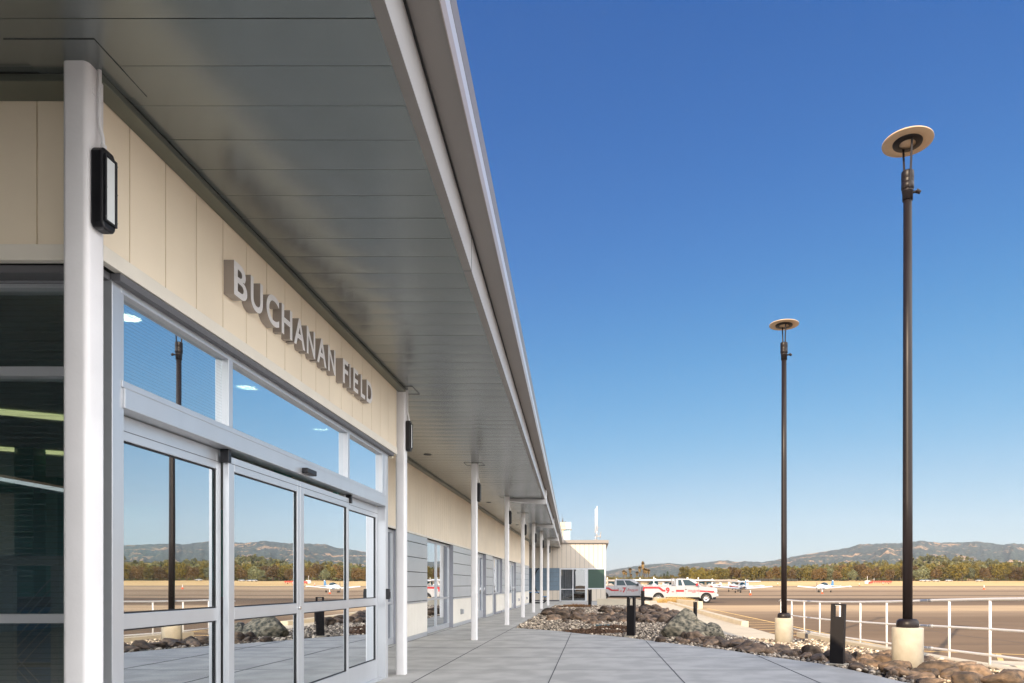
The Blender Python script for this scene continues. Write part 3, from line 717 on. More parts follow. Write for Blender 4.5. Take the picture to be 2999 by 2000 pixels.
for (a, b, k) in OPEN:
    a += .013; b -= .013
    e = None
    if k == 'w':
        m_ = MB(); frame_rect(m_, GX - .06, GX, a, b, .01, 2.38, .055, .06, .13); mid = (a + b) / 2 - .05
        m_.box(GX - .055, GX + .004, mid - .025, mid + .025, .14, 2.32); m_.box(GX - .056, GX + .002, a + .055, b - .055, .84, .89)
        f = tb(m_, 'window', M['alu'], .003)
        for (u, v) in ((a + .05, mid - .02), (mid + .02, b - .05)):
            for (p, q) in ((.13, .845), (.885, 2.33)):
                tb(MB().box(GX - .036, GX - .028, u, v, p, q), 'pane', G_DARK, parent=f)
    elif k == 'd':
        m_ = MB(); frame_rect(m_, GX - .06, GX, a, b, .01, 2.38, .05, .05, .02); f = tb(m_, 'door', M['alu'], .003)
        mid = (a + b) / 2 if b - a > 1.5 else None
        for (u, v) in ((a + .052, mid - .004), (mid + .004, b - .052)) if mid else ((a + .052, b - .052),):
            m2 = MB(); frame_rect(m2, GX - .05, GX + .004, u, v, .03, 2.32, .09, .1, .24); tb(m2, 'door_leaf', M['alu'], .003, parent=f)
            tb(MB().box(GX - .03, GX - .022, u + .085, v - .085, .26, 2.225), 'pane', G_DARK, parent=f)
            m3 = MB(); yh = v - .05; m3.cyl((GX + .004, yh, 1.0), (GX + .06, yh, 1.0), .012); m3.cyl((GX + .06, yh, .9), (GX + .06, yh, 1.2), .012)
            tb(m3, 'handle', M['chrome'], parent=f)
    else:
        m_ = MB(); frame_rect(m_, GX - .06, GX, a, b, .86, 2.38, .05); m_.box(GX - .05, GX, (a + b) / 2 - .02, (a + b) / 2 + .02, .91, 2.33); f = tb(m_, 'window', M['alu'], .003)
        tb(MB().box(GX - .036, GX - .028, a + .045, b - .045, .905, 2.335), 'pane', G_DARK, parent=f)
        m_ = MB(); vpanels(m_, 'y', XW, a + .03, b + .01, .10, .815, .25, g=.005); tb(m_, 'wainscot', M['wains'])
        tb(MB().box(XW - .25, XW - .031, a, b + .012, .0, .857), 'wall_backing', M['jamb'])
        tb(MB().box(XW - .03, XW + .02, a, b, .818, .853), 'sill_trim', M['alu'])
for yo in (20.9, 36.9, 41.3):
    m_ = MB(); m_.box(XW, XW + .03, yo - .07, yo + .07, .33, .50); m_.box(XW + .03, XW + .09, yo - .055, yo + .055, .345, .485)
    tb(m_, 'outlet_box', M['box'], .012)
# wall end past the corner
m_ = MB(); m_.box(-8, XW - .001, 42.99, 43.1, 0, ZS); tb(m_, 'end_wall', M['bluedark'])
# base walls: back of interior etc.
# ---- columns
CY = [3.51, 9.43, 15.25, 21.0, 25.75, 30.3, 34.9, 40.1]
def rrect(cx, cy, w, r, z, n=5):
    pts = []
    for k, (sx, sy) in enumerate(((1, -1), (1, 1), (-1, 1), (-1, -1))):
        a0 = -math.pi / 2 + k * math.pi / 2
        for i in range(n + 1):
            a = a0 + (math.pi / 2) * i / n; pts.append(Vector((cx + sx * (w / 2 - r) + r * math.cos(a), cy + sy * (w / 2 - r) + r * math.sin(a), z)))
    return pts
for i, y in enumerate(CY):
    w = .135; cx = -2.738 + w / 2; cy = y + w / 2
    m_ = MB(); rr = [rrect(cx, cy, w, .028, z) for z in (0.0, ZS)]
    m_.loft(rr, smooth=True); o = tb(m_, 'column', M['white_paint'], recalc=True)
    md = o.modifiers.new('es', 'EDGE_SPLIT'); md.split_angle = R(40)
    m_ = MB(); s = .20
    for (a, b, c, d) in ((cx - s, cx + s, cy - s - .004, cy - s), (cx - s, cx + s, cy + s, cy + s + .004), (cx - s - .004, cx - s, cy - s, cy + s), (cx + s, cx + s + .004, cy - s, cy + s), (cx - .02, cx - .016, cy - s, cy - w / 2)):
        m_.box(a, b, c, d, ZS - .009, ZS - .004)
    if i: tb(m_, 'soffit_access_seam', M['dark'])
    else:
        m_ = MB(); m_.box(cx - s - .05, cx + s, cy - s, cy + s, ZS - .006, ZS - .003); tb(m_, 'soffit_access_plate', M['soffit'])
        
# wall lamps
def lamp_proto():
    t = empty('wall_lamp', (0, 0, 0))
    m_ = MB(); m_.prism([(-.050, .025), (-.036, 0), (.036, 0), (.050, .025), (.050, .395), (.036, .42), (-.036, .42), (-.050, .395)], 0, .065, 'yz'); m_.build('housing', M['black'], t, bevel=.010)
    m_ = MB(); frame_rect(m_, .064, .078, -.044, .044, .035, .385, .011); m_.build('lens_frame', M['black'], t, bevel=.002)
    m_ = MB(); m_.box(.064, .072, -.033, .033, .047, .373); m_.build('lens', M['lensw'], t, bevel=.003)
    m_ = MB()
    for z in (.06, .21, .36):
        for y in (-.039, .039): m_.cyl((.077, y, z), (.081, y, z), .003, n=8)
    m_.build('screw', M['chrome'], t)
    m_ = MB(); m_.tube([(.014, 0, 1.0), (.014, 0, .62), (.016, 0, .55), (.030, 0, .49), (.035, 0, .42)], .0095, 10); m_.cyl((.014, 0, .95), (.014, 0, .86), .013); m_.cyl((.035, 0, .45), (.035, 0, .42), .014)
    m_.box(-.001, .003, -.035, .035, .70, .725); m_.build('conduit', M['white_paint'], t)
    return t
LP0 = lamp_proto()
names = ['black wall lamp high on the nearest white column', 'black wall lamp on the white column at the end of the entrance glazing', 'black wall lamp on the third white column from the front', 'black wall lamp on the fourth white column from the front',
         'black wall lamp on the fifth white column from the front', 'black wall lamp on the sixth white column from the front', 'black wall lamp on the seventh white column from the front', 'black wall lamp on the farthest white column']
for i, y in enumerate(CY):
    o = LP0 if i == 0 else copy_tree(LP0)
    o.location = (-2.602, y + .068, CAMZ + 1.85); tag(o, names[i], 'wall lamp', 'wall lamps on the canopy columns')
# ---- entrance storefront, frame face X=-2.75
XF = -2.75
def strip(mb, y0, y1, z0, z1, x1=XF, dpt=.11): mb.box(x1 - dpt, x1, y0, y1, CAMZ + z0, CAMZ + z1)
m_ = MB()
strip(m_, 3.90, 3.975, -1.25, 1.746); strip(m_, 9.03, 9.14, -1.25, 1.746); strip(m_, 3.975, 9.03, 1.696, 1.745)
strip(m_, 5.14, 5.20, 1.19, 1.696, XF + .004); strip(m_, 7.63, 7.69, 1.19, 1.696, XF + .004)
strip(m_, 8.90, 9.03, 1.19, 1.696, XF - .002)
strip(m_, 3.975, 9.03, 1.15, 1.19, XF + .006, .13)
tb(m_, 'storefront_frame', M['alu'], .003)
for i, (a, b, g) in enumerate(((3.97, 5.145, G_LINES), (5.195, 7.635, G_STORE), (7.685, 8.905, G_STORE))):
    wnd = tb(MB().box(XF - .055, XF - .047, a, b, CAMZ + 1.185, CAMZ + 1.70), 'transom_pane', g)
m_ = MB(); strip(m_, 3.985, 9.02, 1.03, 1.148, XF + .014, .15); HD = tb(m_, 'door_header', M['alu'], .004)
m_ = MB(); m_.box(-2.736, -2.68, 6.40, 6.62, CAMZ + 1.045, CAMZ + 1.095); tb(m_, 'motion_sensor', M['black'], .008, parent=HD)
def leaf(y0, y1, xf, name, m=None, lock=0, zt=.985):
    m_ = MB(); zb = -1.235
    x0 = xf - .045
    def bx(a, b, c, d, xx=0): m_.box(x0, xf + xx, a, b, CAMZ + c, CAMZ + d)
    bx(y0, y0 + .085, zb, zt); bx(y1 - .06, y1, zb, zt); bx(y0 + .085, y1 - .06, .875, zt); bx(y0 + .085, y1 - .06, zb, -.99)
    bx(y0 + .085, y1 - .06, -.275, -.18)
    d = tb(m_, name, M['alu'], .003)
    for (c, e) in ((-.985, -.28), (-.175, .872)):
        g = MB(); g2 = .012
        tb(MB().box(xf - .028, xf - .021, y0 + .088, y1 - .063, CAMZ + c, CAMZ + e), 'pane', G_STORE, parent=d)
        frame_rect(g, xf - .018, xf - .010, y0 + .0855, y1 - .0605, CAMZ + c - .004, CAMZ + e + .004, .009); tb(g, 'gasket', M['dark'], parent=d)
    tb(MB().box(xf - .01, xf + .003, y0 + .002, y1 - .002, CAMZ + .93, CAMZ + .934), 'rail_seam', M['grey_under'], parent=d)
    if lock:
        tb(MB().cyl((xf, lock, CAMZ - .225), (xf + .018, lock, CAMZ - .225), .016), 'lock', M['chrome'], parent=d)
    return d
leaf(3.98, 5.235, -2.855, 'side_panel', zt=1.024); leaf(7.826, 9.03, -2.855, 'side_panel', zt=1.024)
leaf(5.24, 6.518, -2.80, 'sliding_door', lock=6.49); leaf(6.522, 7.82, -2.80, 'sliding_door')
m_ = MB(); m_.box(-2.84, -2.775, 5.19, 5.235, CAMZ + .93, CAMZ + 1.028); m_.box(-2.84, -2.775, 7.823, 7.86, CAMZ + .93, CAMZ + 1.028); tb(m_, 'track_cap', M['black'], .003)
m_ = MB(); m_.box(-2.95, XF - .01, 3.98, 9.03, .001, .014); tb(m_, 'threshold', M['alu'])
m_ = MB(); m_.box(XF - .002, XF + .045, 9.04, 9.10, CAMZ - .20, CAMZ - .06); m_.box(XF + .045, XF + .05, 9.05, 9.09, CAMZ - .18, CAMZ - .1); tb(m_, 'keypad', M['black'], .006)
# left glazing facing the viewer, y = 3.90
m_ = MB()
def fs(x0, x1, z0, z1, y0=3.90, dp=.11): m_.box(x0, x1, y0, y0 + dp, CAMZ + z0, CAMZ + z1)
fs(-14, -2.862, 1.695, 1.745); fs(-14, -2.864, 1.19, 1.245); fs(-14, -2.864, -.223, -.172); fs(-14, -2.862, -1.25, -1.1)
fs(-2.862, -2.752, -1.25, 1.745, 3.902, .10); 
for x in (-5.0, -7.2, -9.4, -11.6): fs(x, x + .06, -1.25, 1.6, 3.896, .11)
tb(m_, 'side_glazing_frame', M['alu'], .003)
tb(MB().box(-14, -2.86, 3.95, 3.958, .13, CAMZ + 1.72), 'side_pane', G_LEFT)
m_ = MB(); m_.box(-14, -2.862, 3.893, 3.897, CAMZ + 1.716, CAMZ + 1.719); tb(m_, 'frame_seam', M['grey_under'])
m_ = MB(); m_.box(-16, -3.2, -14.3, -14, 0, ZS); m_.box(-15.6, -15.4, -14, 3.9, 0, ZS); tb(m_, 'unseen_blocking_wall', M['bluedark'])  # unseen walls added to block bright ground and sky from the left glazing
# ---- interior
m_ = MB(); m_.box(-14, -2.96, 4.02, 9.3, -.02, .006); tb(m_, 'interior_floor', M['infloor'])
m_ = MB(); m_.box(-14, -2.87, 4.02, 9.3, CAMZ + 1.79, CAMZ + 1.798); tb(m_, 'interior_ceiling', M['inwall'])
m_ = MB(); m_.box(-13.9, -4.6, 13, 13.1, 0, 3.2); m_.box(-13.9, -4.6, 9.3, 13, 3.04, 3.06); m_.box(-13.9, -5.4, 9.3, 13, -.02, .006); tb(m_, 'interior_wall', M['inwall'])
m_ = MB(); m_.box(-10.8, -8.2, 12.93, 12.98, CAMZ + .5, CAMZ + 1.5); tb(m_, 'glowing_blind', mat('glowing_green_blind', (.2, .4, .33), .8, emit=(.25, .55, .45), estr=.4))  # blind glows by itself, standing in for daylight behind it
m_ = MB(); m_.box(-7.55, -7.3, 8.9, 9.1, 0, 3.2); m_.box(-9.2, -8.95, 11.4, 11.6, 0, 3.2); m_.box(-13, -5.5, 9.0, 9.06, CAMZ + 1.2, CAMZ + 1.32); tb(m_, 'teal_post', M['teal'])
m_ = MB(); m_.box(-4.6, -3.74, 4.78, 4.83, CAMZ + .13, CAMZ + .20); m_.box(-3.80, -3.74, 4.78, 4.83, 0, CAMZ + .13); m_.box(-4.19, -4.07, 4.79, 4.82, 0, CAMZ + .13)
for k in range(60):
    z0_ = -.9 + k * .075
    for sg in (-1, 1):
        a_, b_ = (-4.6, z0_ if sg > 0 else z0_ + .86), (-3.8, z0_ + .86 if sg > 0 else z0_)
        za, zb_ = max(0, a_[1]), max(0, b_[1])
        if 0 <= a_[1] <= 1.38 and 0 <= b_[1] <= 1.38: m_.cyl((a_[0], 4.805, a_[1]), (b_[0], 4.805, b_[1]), .004, n=5, caps=False)
tb(m_, 'mesh_screen', M['box'])
m_ = MB(); m_.box(-7.0, -5.2, 7.2, 7.7, .92, 1.0); m_.box(-7.0, -5.2, 7.25, 7.3, .0, .9); tb(m_, 'counter', M['bluetop'])
m_ = MB(); m_.box(-5.4, -3.0, 9.28, 9.38, 0, 3.2); tb(m_, 'interior_wall', M['inwall'])
m_ = MB(); m_.box(-5.35, -3.6, 9.2, 9.26, .95, 2.25); m_.box(-3.5, -3.45, 9.18, 9.26, 0, 2.9); m_.box(-4.3, -4.1, 9.18, 9.27, 0, 3); tb(m_, 'teal_screen', M['teal'])
m_ = MB(); m_.box(-6.6, -3.25, 6.0, 6.05, 1.05, 1.14); m_.box(-6.6, -3.25, 6.0, 6.03, .52, .56)
for x in (-3.3, -4.5, -5.7): m_.box(x, x + .05, 6.0, 6.05, 0, 1.05)
tb(m_, 'interior_guard_rail', M['grey_under'])
m_ = MB(); m_.box(-6, -3.6, 7.3, 8.0, .40, .46); m_.box(-6, -3.6, 7.95, 8.0, .46, .85); tb(m_, 'bench_seat', M['bluetop'])
CL = empty('ceiling_light', (-3.10, 4.55, CAMZ + 1.775), 0, 'round lit ceiling light seen through the nearest transom pane', 'ceiling light', 'round lights inside the entrance')
MB().lathe([(.0, 0), (.072, 0), (.078, .004), (.078, .012)], n=24).build('diffuser', M['lamp_on'], CL)
MB().lathe([(.079, .0), (.088, .002), (.088, .012), (.079, .012)], n=24, caps=False).build('trim_ring', M['alu'], CL)
for y, lb in ((6.17, 'round lit ceiling light at the left of the middle transom pane'), (7.84, 'round lit ceiling light at the right of the middle transom pane')):
    c = copy_tree(CL); c.location = (-3.12, y, CAMZ + 1.775); c["label"] = lb
M['strip'] = mat('lit_strip_light', (1, 1, .8), .5, emit=(.9, .85, .42), estr=.6)
for i, (x, y) in enumerate(((-5.9, 7.15), (-7.5, 9.1))):
    o = MB().box(-.42, .42, -.10, .10, -.02, 0).build('strip_light', M['strip']); o.location = (x, y, CAMZ + 1.785); o.rotation_euler = (0, 0, .5)
    tag(o, ['upper yellow green ceiling panel light seen through the far left glazing', 'lower yellow green ceiling panel light deeper behind the far left glazing'][i], 'ceiling light')
# recessed canopy lights
for i, (x, y) in enumerate(((-3.45, 14.2), (-3.45, 22.5), (-3.45, 31))):
    o = MB().lathe([(.0, 0), (.06, 0), (.075, -.004), (.085, .003)], n=20).build('recessed_light', M['black']); o.location = (x, y, ZS - .006)
    tag(o, ['small dark recessed light in the soffit before the third column', 'small dark recessed light in the soffit past the fourth column', 'small dark recessed light in the soffit near the sixth column'][i], 'recessed light', 'recessed lights in the canopy soffit')
# ---- sign letters
SG = empty('building_sign', (-2.70, 6.5, CAMZ + 2.12), 0, 'silver raised letters reading BUCHANAN FIELD on the cream fascia above the sliding doors', 'sign')
LET = [('B', 4.985, 5.175), ('U', 5.228, 5.42), ('C', 5.48, 5.70), ('H', 5.747, 5.95), ('A', 5.985, 6.215), ('N', 6.25, 6.44), ('A', 6.485, 6.71), ('N', 6.754, 6.945), ('F', 7.153, 7.305), ('I', 7.345, 7.375), ('E', 7.465, 7.615), ('L', 7.70, 7.845), ('D', 7.90, 8.105)]
for ch, a, b in LET:
    vs, fcs = text_mb(ch, .34, 1.0, 0, .007)
    x0, x1, y0, y1 = vs[:, 0].min(), vs[:, 0].max(), vs[:, 1].min(), vs[:, 1].max()
    V = [(-2.702 + (z + .5) * .078 - (-2.70), a + (x - x0) / (x1 - x0) * (b - a) - 6.5, (y - y0) / (y1 - y0) * .25) for x, y, z in vs]
    mm = MB(); mm.add(V, fcs, 0); lo_ = mm.build('letter', [M['letter'], M['letter_side']], SG, recalc=True)
    for pl_ in lo_.data.polygons: pl_.material_index = 0 if pl_.normal.x > .9 else 1

# ------------------------------------------------------------------ the wing
W = empty('wing_building', (-1, 52, 0), 0, 'cream panelled wing closing the far end of the covered walk with glass doors', 'building')
WI = Matrix.Translation((1, -52, 0))
def wb(mb, name, m, bevel=0, parent=None):
    o = mb.build(name, m, bevel=bevel); o.data.transform(WI); o.parent = W if parent is None else parent; return o
YW = 50.3
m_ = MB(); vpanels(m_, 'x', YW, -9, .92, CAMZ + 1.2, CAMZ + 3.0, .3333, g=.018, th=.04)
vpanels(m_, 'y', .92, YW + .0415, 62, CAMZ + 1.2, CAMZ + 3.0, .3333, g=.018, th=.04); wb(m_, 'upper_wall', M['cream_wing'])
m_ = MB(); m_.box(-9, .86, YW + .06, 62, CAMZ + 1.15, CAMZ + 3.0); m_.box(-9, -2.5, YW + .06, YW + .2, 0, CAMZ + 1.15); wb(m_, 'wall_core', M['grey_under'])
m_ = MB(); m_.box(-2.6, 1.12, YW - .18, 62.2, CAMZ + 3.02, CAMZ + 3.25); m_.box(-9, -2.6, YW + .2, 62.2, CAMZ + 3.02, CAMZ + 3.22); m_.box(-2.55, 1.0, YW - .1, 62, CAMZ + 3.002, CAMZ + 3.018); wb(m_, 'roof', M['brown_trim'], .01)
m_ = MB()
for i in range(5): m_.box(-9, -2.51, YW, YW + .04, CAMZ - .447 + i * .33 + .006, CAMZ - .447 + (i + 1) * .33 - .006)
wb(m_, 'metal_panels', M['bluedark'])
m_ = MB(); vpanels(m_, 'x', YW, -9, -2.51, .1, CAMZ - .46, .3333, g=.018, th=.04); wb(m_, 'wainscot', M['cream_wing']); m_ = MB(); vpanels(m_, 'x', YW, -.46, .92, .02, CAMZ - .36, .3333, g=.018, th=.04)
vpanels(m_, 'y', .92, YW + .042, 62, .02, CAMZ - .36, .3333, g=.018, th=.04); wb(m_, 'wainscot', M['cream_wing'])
m_ = MB(); m_.box(.80, .92, YW + .001, YW + .1, CAMZ - .358, CAMZ + 1.198); m_.box(-.46, -.40, YW + .001, YW + .09, CAMZ - .358, CAMZ + 1.198); m_.box(-.40, .80, YW + .002, YW + .08, CAMZ + 1.1, CAMZ + 1.198); m_.box(-.40, .80, YW - .01, YW + .08, CAMZ - .358, CAMZ - .28)
m_.box(.90, .92, YW + .1, 62, CAMZ - .358, CAMZ + 1.198); wn = wb(m_, 'window', M['alu'], .004)
wb(MB().box(-.40, .80, YW + .05, YW + .058, CAMZ - .28, CAMZ + 1.1), 'pane', mat('green_tinted_window', (.03, .065, .05), .2, 0, spec=.4), parent=wn)
m_ = MB()
for (x0, x1, z0, z1) in ((-2.5, -2.39, 0, 2.44), (-.62, -.47, 0, 2.44), (-2.39, -.62, 2.34, 2.44), (-2.39, -.62, .0, .05), (-1.54, -1.47, .05, 2.34), (-2.39, -1.54, .86, .91), (-1.47, -.62, .86, .91)): m_.box(x0, x1, YW + .0, YW + .07, z0, z1)
dr = wb(m_, 'door', M['alu'], .004)
for (x0, x1) in ((-2.39, -1.54), (-1.47, -.62)):
    for (z0, z1) in ((.05, .86), (.91, 2.34)): wb(MB().box(x0, x1, YW + .03, YW + .038, z0, z1), 'pane', G_DARK, parent=dr)
wb(MB().cyl((-1.56, YW - .03, 1.0), (-1.56, YW - .03, .8), .015), 'handle', M['chrome'], parent=dr)
m_ = MB(); pts = [(x, YW + .35 + .05 * math.sin(x * 22)) for x in np.linspace(-2.4, -1.2, 60)]
for i in range(59): m_.add([(pts[i][0], pts[i][1], .02), (pts[i + 1][0], pts[i + 1][1], .02), (pts[i + 1][0], pts[i + 1][1], 2.36), (pts[i][0], pts[i][1], 2.36)], [(0, 1, 2, 3)], 0, True)
wb(m_, 'curtain', M['curtain'])
wb(MB().box(-9, .8, 56, 56.1, 0, 2.4), 'interior_wall', M['curtain'])
m_ = MB(); m_.box(-1.75, -1.58, YW + .20, YW + .22, 2.12, 2.30); wb(m_, 'red_exit_panel', M['red'])
# door canopy end soffit board against the wing
# roof antennas
def mast(x, y, z, h, label):
    t = empty('antenna_mast', (x, y, z), 0, label, 'antenna')
    MB().cyl((0, 0, 0), (0, 0, h * .45), .03).cyl((-.12, 0, 0), (-.12, 0, h * .2), .02).build('mast', M['chrome'], t)
    MB().cyl((.03, 0, h * .3), (.03, 0, h), .045, .035).build('whip', M['rail'], t)
    MB().cyl((-.10, 0, h * .25), (-.10, 0, h * .93), .035, .03).build('whip', M['rail'], t)
    mm = MB()
    for k, zz in enumerate((.15, .35, .5, .65, .8, .95)): mm.box(-.2 + .05 * (k % 3), .1 + .12 * (k % 2), -.02, .02, zz * h * .42, zz * h * .42 + .03)
    mm.cyl((.28, 0, .3), (.28, 0, .62), .03).cyl((.28, 0, .62), (.36, 0, .8), .02).box(.0, .3, -.02, .02, .45, .48)
    mm.build('bracket', M['gutter'], t); return t
mast(.25, 52.5, CAMZ + 3.25, 2.75, 'white twin whip antenna with brackets standing on the wing roof')
# control tower
TW = empty('control_tower', (-10.0, 235, APRON), 0, 'distant cream control tower with pale glass cab above the wing roof', 'tower')
MB().box(-2.0, -.2, -2, 2, 0, 20.2).build('shaft', M['tower'], TW)
MB().box(-.19, 2.1, -1.8, 2, 0, 20.1).build('glazed_stair', M['towerglass'], TW)
MB().box(-2.4, .5, -2.5, 2.5, 20.2, 20.9).box(-2.32, .45, -2.4, 2.4, 20.9, 21.4).box(-2.4, .5, -2.5, 2.5, 21.4, 22.7).build('cab', M['tower'], TW, bevel=.03)
MB().box(.51, 2.5, -2.4, 2.4, 20.3, 22.8).build('cab_glass', M['towerglass'], TW)
MB().cyl((-.8, 0, 22.7), (-.8, 0, 25.8), .05).cyl((-.6, 0, 22.7), (-.5, 0, 24.3), .28, .08).box(.0, .6, -.5, .5, 22.7, 23.1).build('antenna', M['grey_under'], TW)

# picnic table and hoop
PT = empty('picnic_table', (-4.05, 45.2, 0), 0, 'blue picnic table with black frame under the far end of the canopy', 'picnic table')
MB().box(-.75, .45, -.9, .9, .70, .75).build('table_top', M['bluetop'], PT, bevel=.02)
MB().box(.72, 1.0, -.9, .9, .42, .46).build('bench_seat', M['bluetop'], PT, bevel=.015)
MB().box(-1.3, -1.02, -.9, .9, .42, .46).build('bench_seat', M['bluetop'], PT, bevel=.015)
for y in (-.6, .6):
    MB().tube([(-.15, y, .70), (-.15, y, .06), (.05, y, .03), (.75, y, .03), (.86, y, .12), (.86, y, .42)], .03, 8).tube([(-.15, y, .06), (-1.0, y, .03), (-1.16, y, .12), (-1.16, y, .42)], .03, 8).box(-.2, -.1, y - .04, y + .04, .05, .7).build('leg_frame', M['black'], PT)
mb = MB(); mb.tube([(-4.35 + .55 - .55 * math.cos(a), 50.1, 1.5 + 1.0 * math.sin(a)) for a in np.linspace(-1.2, 1.2, 20)], .045, 8)
tag(mb.build('curved_bar', M['black']), 'thin black curved bar before the dark panels behind the columns', 'bar')

# ------------------------------------------------------------------ bollards, lamp posts, railing
def bollard(x, y, z, rz, h, w, label, tilt=0):
    t = empty('bollard_light', (x, y, z), rz, label, 'bollard light', 'black bollard lights'); t.rotation_euler = (0, tilt, rz)
    d = w * .62; hh = h * .80; p = w * .24
    MB().box(-w / 2, w / 2, -d / 2, d / 2, 0, hh).build('body', M['bollard'], t, bevel=.003)
    MB().box(-w / 2, -w / 2 + p, -d / 2, d / 2, hh + .001, h).box(w / 2 - p, w / 2, -d / 2, d / 2, hh + .001, h).build('side_post', M['bollard'], t, bevel=.002)
    MB().box(-w / 2, w / 2, -d / 2, d / 2, h + .001, h + .016).build('cap', M['bollard'], t, bevel=.002)
    MB().box(-w / 2 + p + .01, w / 2 - p - .01, -d / 3, d / 3, h - .012, h).build('lens', M['lensw'], t)
    MB().box(-w * .75, w * .75, -w * .6, w * .6, -.04, .02).build('footing', M['pedestal'], t, bevel=.004)
bollard(3.80, 10.65, 0, R(-33), .93, .205, 'large near black bollard light with open slot at the plaza edge', R(1.5))
bollard(.90, 16.35, 0, R(-22), .93, .19, 'black slotted bollard light left of the large boulder', R(.5))
bollard(2.53, 35, -.05, R(-70), .95, .19, 'black bollard light beyond the cobble heap before the nearer truck')
bollard(3.28, 22, -.05, R(-75), .72, .13, 'thin black bollard light standing behind the large boulder')
bollard(-.2, 38.2, 0, R(-40), .94, .17, 'black bollard light at the wing window by the low wall')

def lamp_post(x, y, z, label, f=1.0):
    t = empty('street_lamp', (x, y, z), 0, label, 'street lamp', 'round disc street lamps')
    H = 7.90
    MB().lathe([(.0, -.2), (.222, -.2), (.222, .585), (.215, .60), (0, .60)], n=40).build('pedestal', M['pedestal'], t)
    MB().lathe([(.155, .601), (.16, .61), (.16, .66), (.15, .70), (.12, .725), (.07, .73)], n=32).build('base_cover', M['bronze'], t)
    MB().lathe([(.070, .70), (.070, 2.5), (.066, 4.5), (.060, H - .84)], n=24).build('pole', M['bronze'], t)
    c = MB().lathe([(.074, H - .86), (.074, H - .74), (.082, H - .735), (.082, H - .72), (.07, H - .71), (.074, H - .70), (.09, H - .69), (.09, H - .60), (.082, H - .595), (.09, H - .585), (.082, H - .575), (.09, H - .565), (.082, H - .555), (.09, H - .545), (.09, H - .44), (.086, H - .43)], n=28)
    c.build('collar', M['bronze'], t)
    for s in (-1, 1):
        MB().prism([(s * .080 - .008, H - .70), (s * .080 + .010, H - .70), (s * .145 + .009, H + .005), (s * .145 - .009, H + .005)], -.014, .014, 'yz').build('arm', M['bronze'], t, bevel=.002)
    MB().lathe([(.20, H + .012), (.36, H + .012), (.362, H + .022), (.36, H + .03), (.2, H + .035)], n=56).build('disc', M['disc'], t)
    MB().lathe([(.115, H - .01), (.205, H - .01), (.212, H + .01), (.208, H + .045), (.115, H + .05)], n=40, caps=False).build('lamp_ring', M['bronze'], t)
    MB().lathe([(0, H - .002), (.118, H - .002), (.118, H + .03), (0, H + .03)], n=32).build('lens', M['disc'], t)
    MB().cyl((.07, 0, H - .74), (.13, 0, H - .72), .018).cyl((.13, 0, H - .71), (.19, -.01, H - .745), .036, .026).build('motion_sensor', M['bronze'], t, bevel=.002)
    return t
lamp_post(4.74, 10.3, 0, 'tall bronze disc lamp post nearest the viewer, right of the big bollard')
lamp_post(4.76, 17.05, -.19, 'farther bronze disc lamp post at the left end of the white railing')

RL = empty('handrail', (6.1, 12, 0), 0, 'white steel guard railing with three rails along the ramp', 'railing')
def rz_top(y): return float(np.interp(y, [3, 10.5, 11.6, 14.1, 15.4, 18.4, 19.8, 22.5], [1.22, 1.02, .985, .89, .85, .775, .755, .75]))
yl = [3, 5, 7, 9, 10.5, 12, 14, 16, 18, 20, 21.6]
for dz, nm in ((0, 'top_rail'), (-.46, 'middle_rail'), (-.86, 'bottom_rail')):
    pts = [(0, y - 12, rz_top(y) + dz) for y in yl]
    if dz == 0: pts += [(-.02, 10.15, rz_top(22) - .01), (-.05, 10.25, rz_top(22) - .06)]
    MB().tube(pts, .024 if dz == 0 else .020, 12).build(nm, M['rail'], RL)
for y in (4.2, 5.8, 7.6, 9.15, 10.5, 11.7, 13.15, 14.2, 15.6, 16.9, 18.4, 19.75, 21.0, 22.2):
    MB().cyl((0, y - 12, -.16 if y < 20.3 else -.3), (0, y - 12, rz_top(y) - (0 if y < 22 else .03)), .021, n=12).build('post', M['rail'], RL)
m_ = MB()
for dz in (0, -.46, -.86): m_.cyl((0, 12.28 - 12, rz_top(12.28) + dz), (0, 12.40 - 12, rz_top(12.4) + dz), .027, n=12)
m_.build('expansion_sleeve', M['box'], RL)

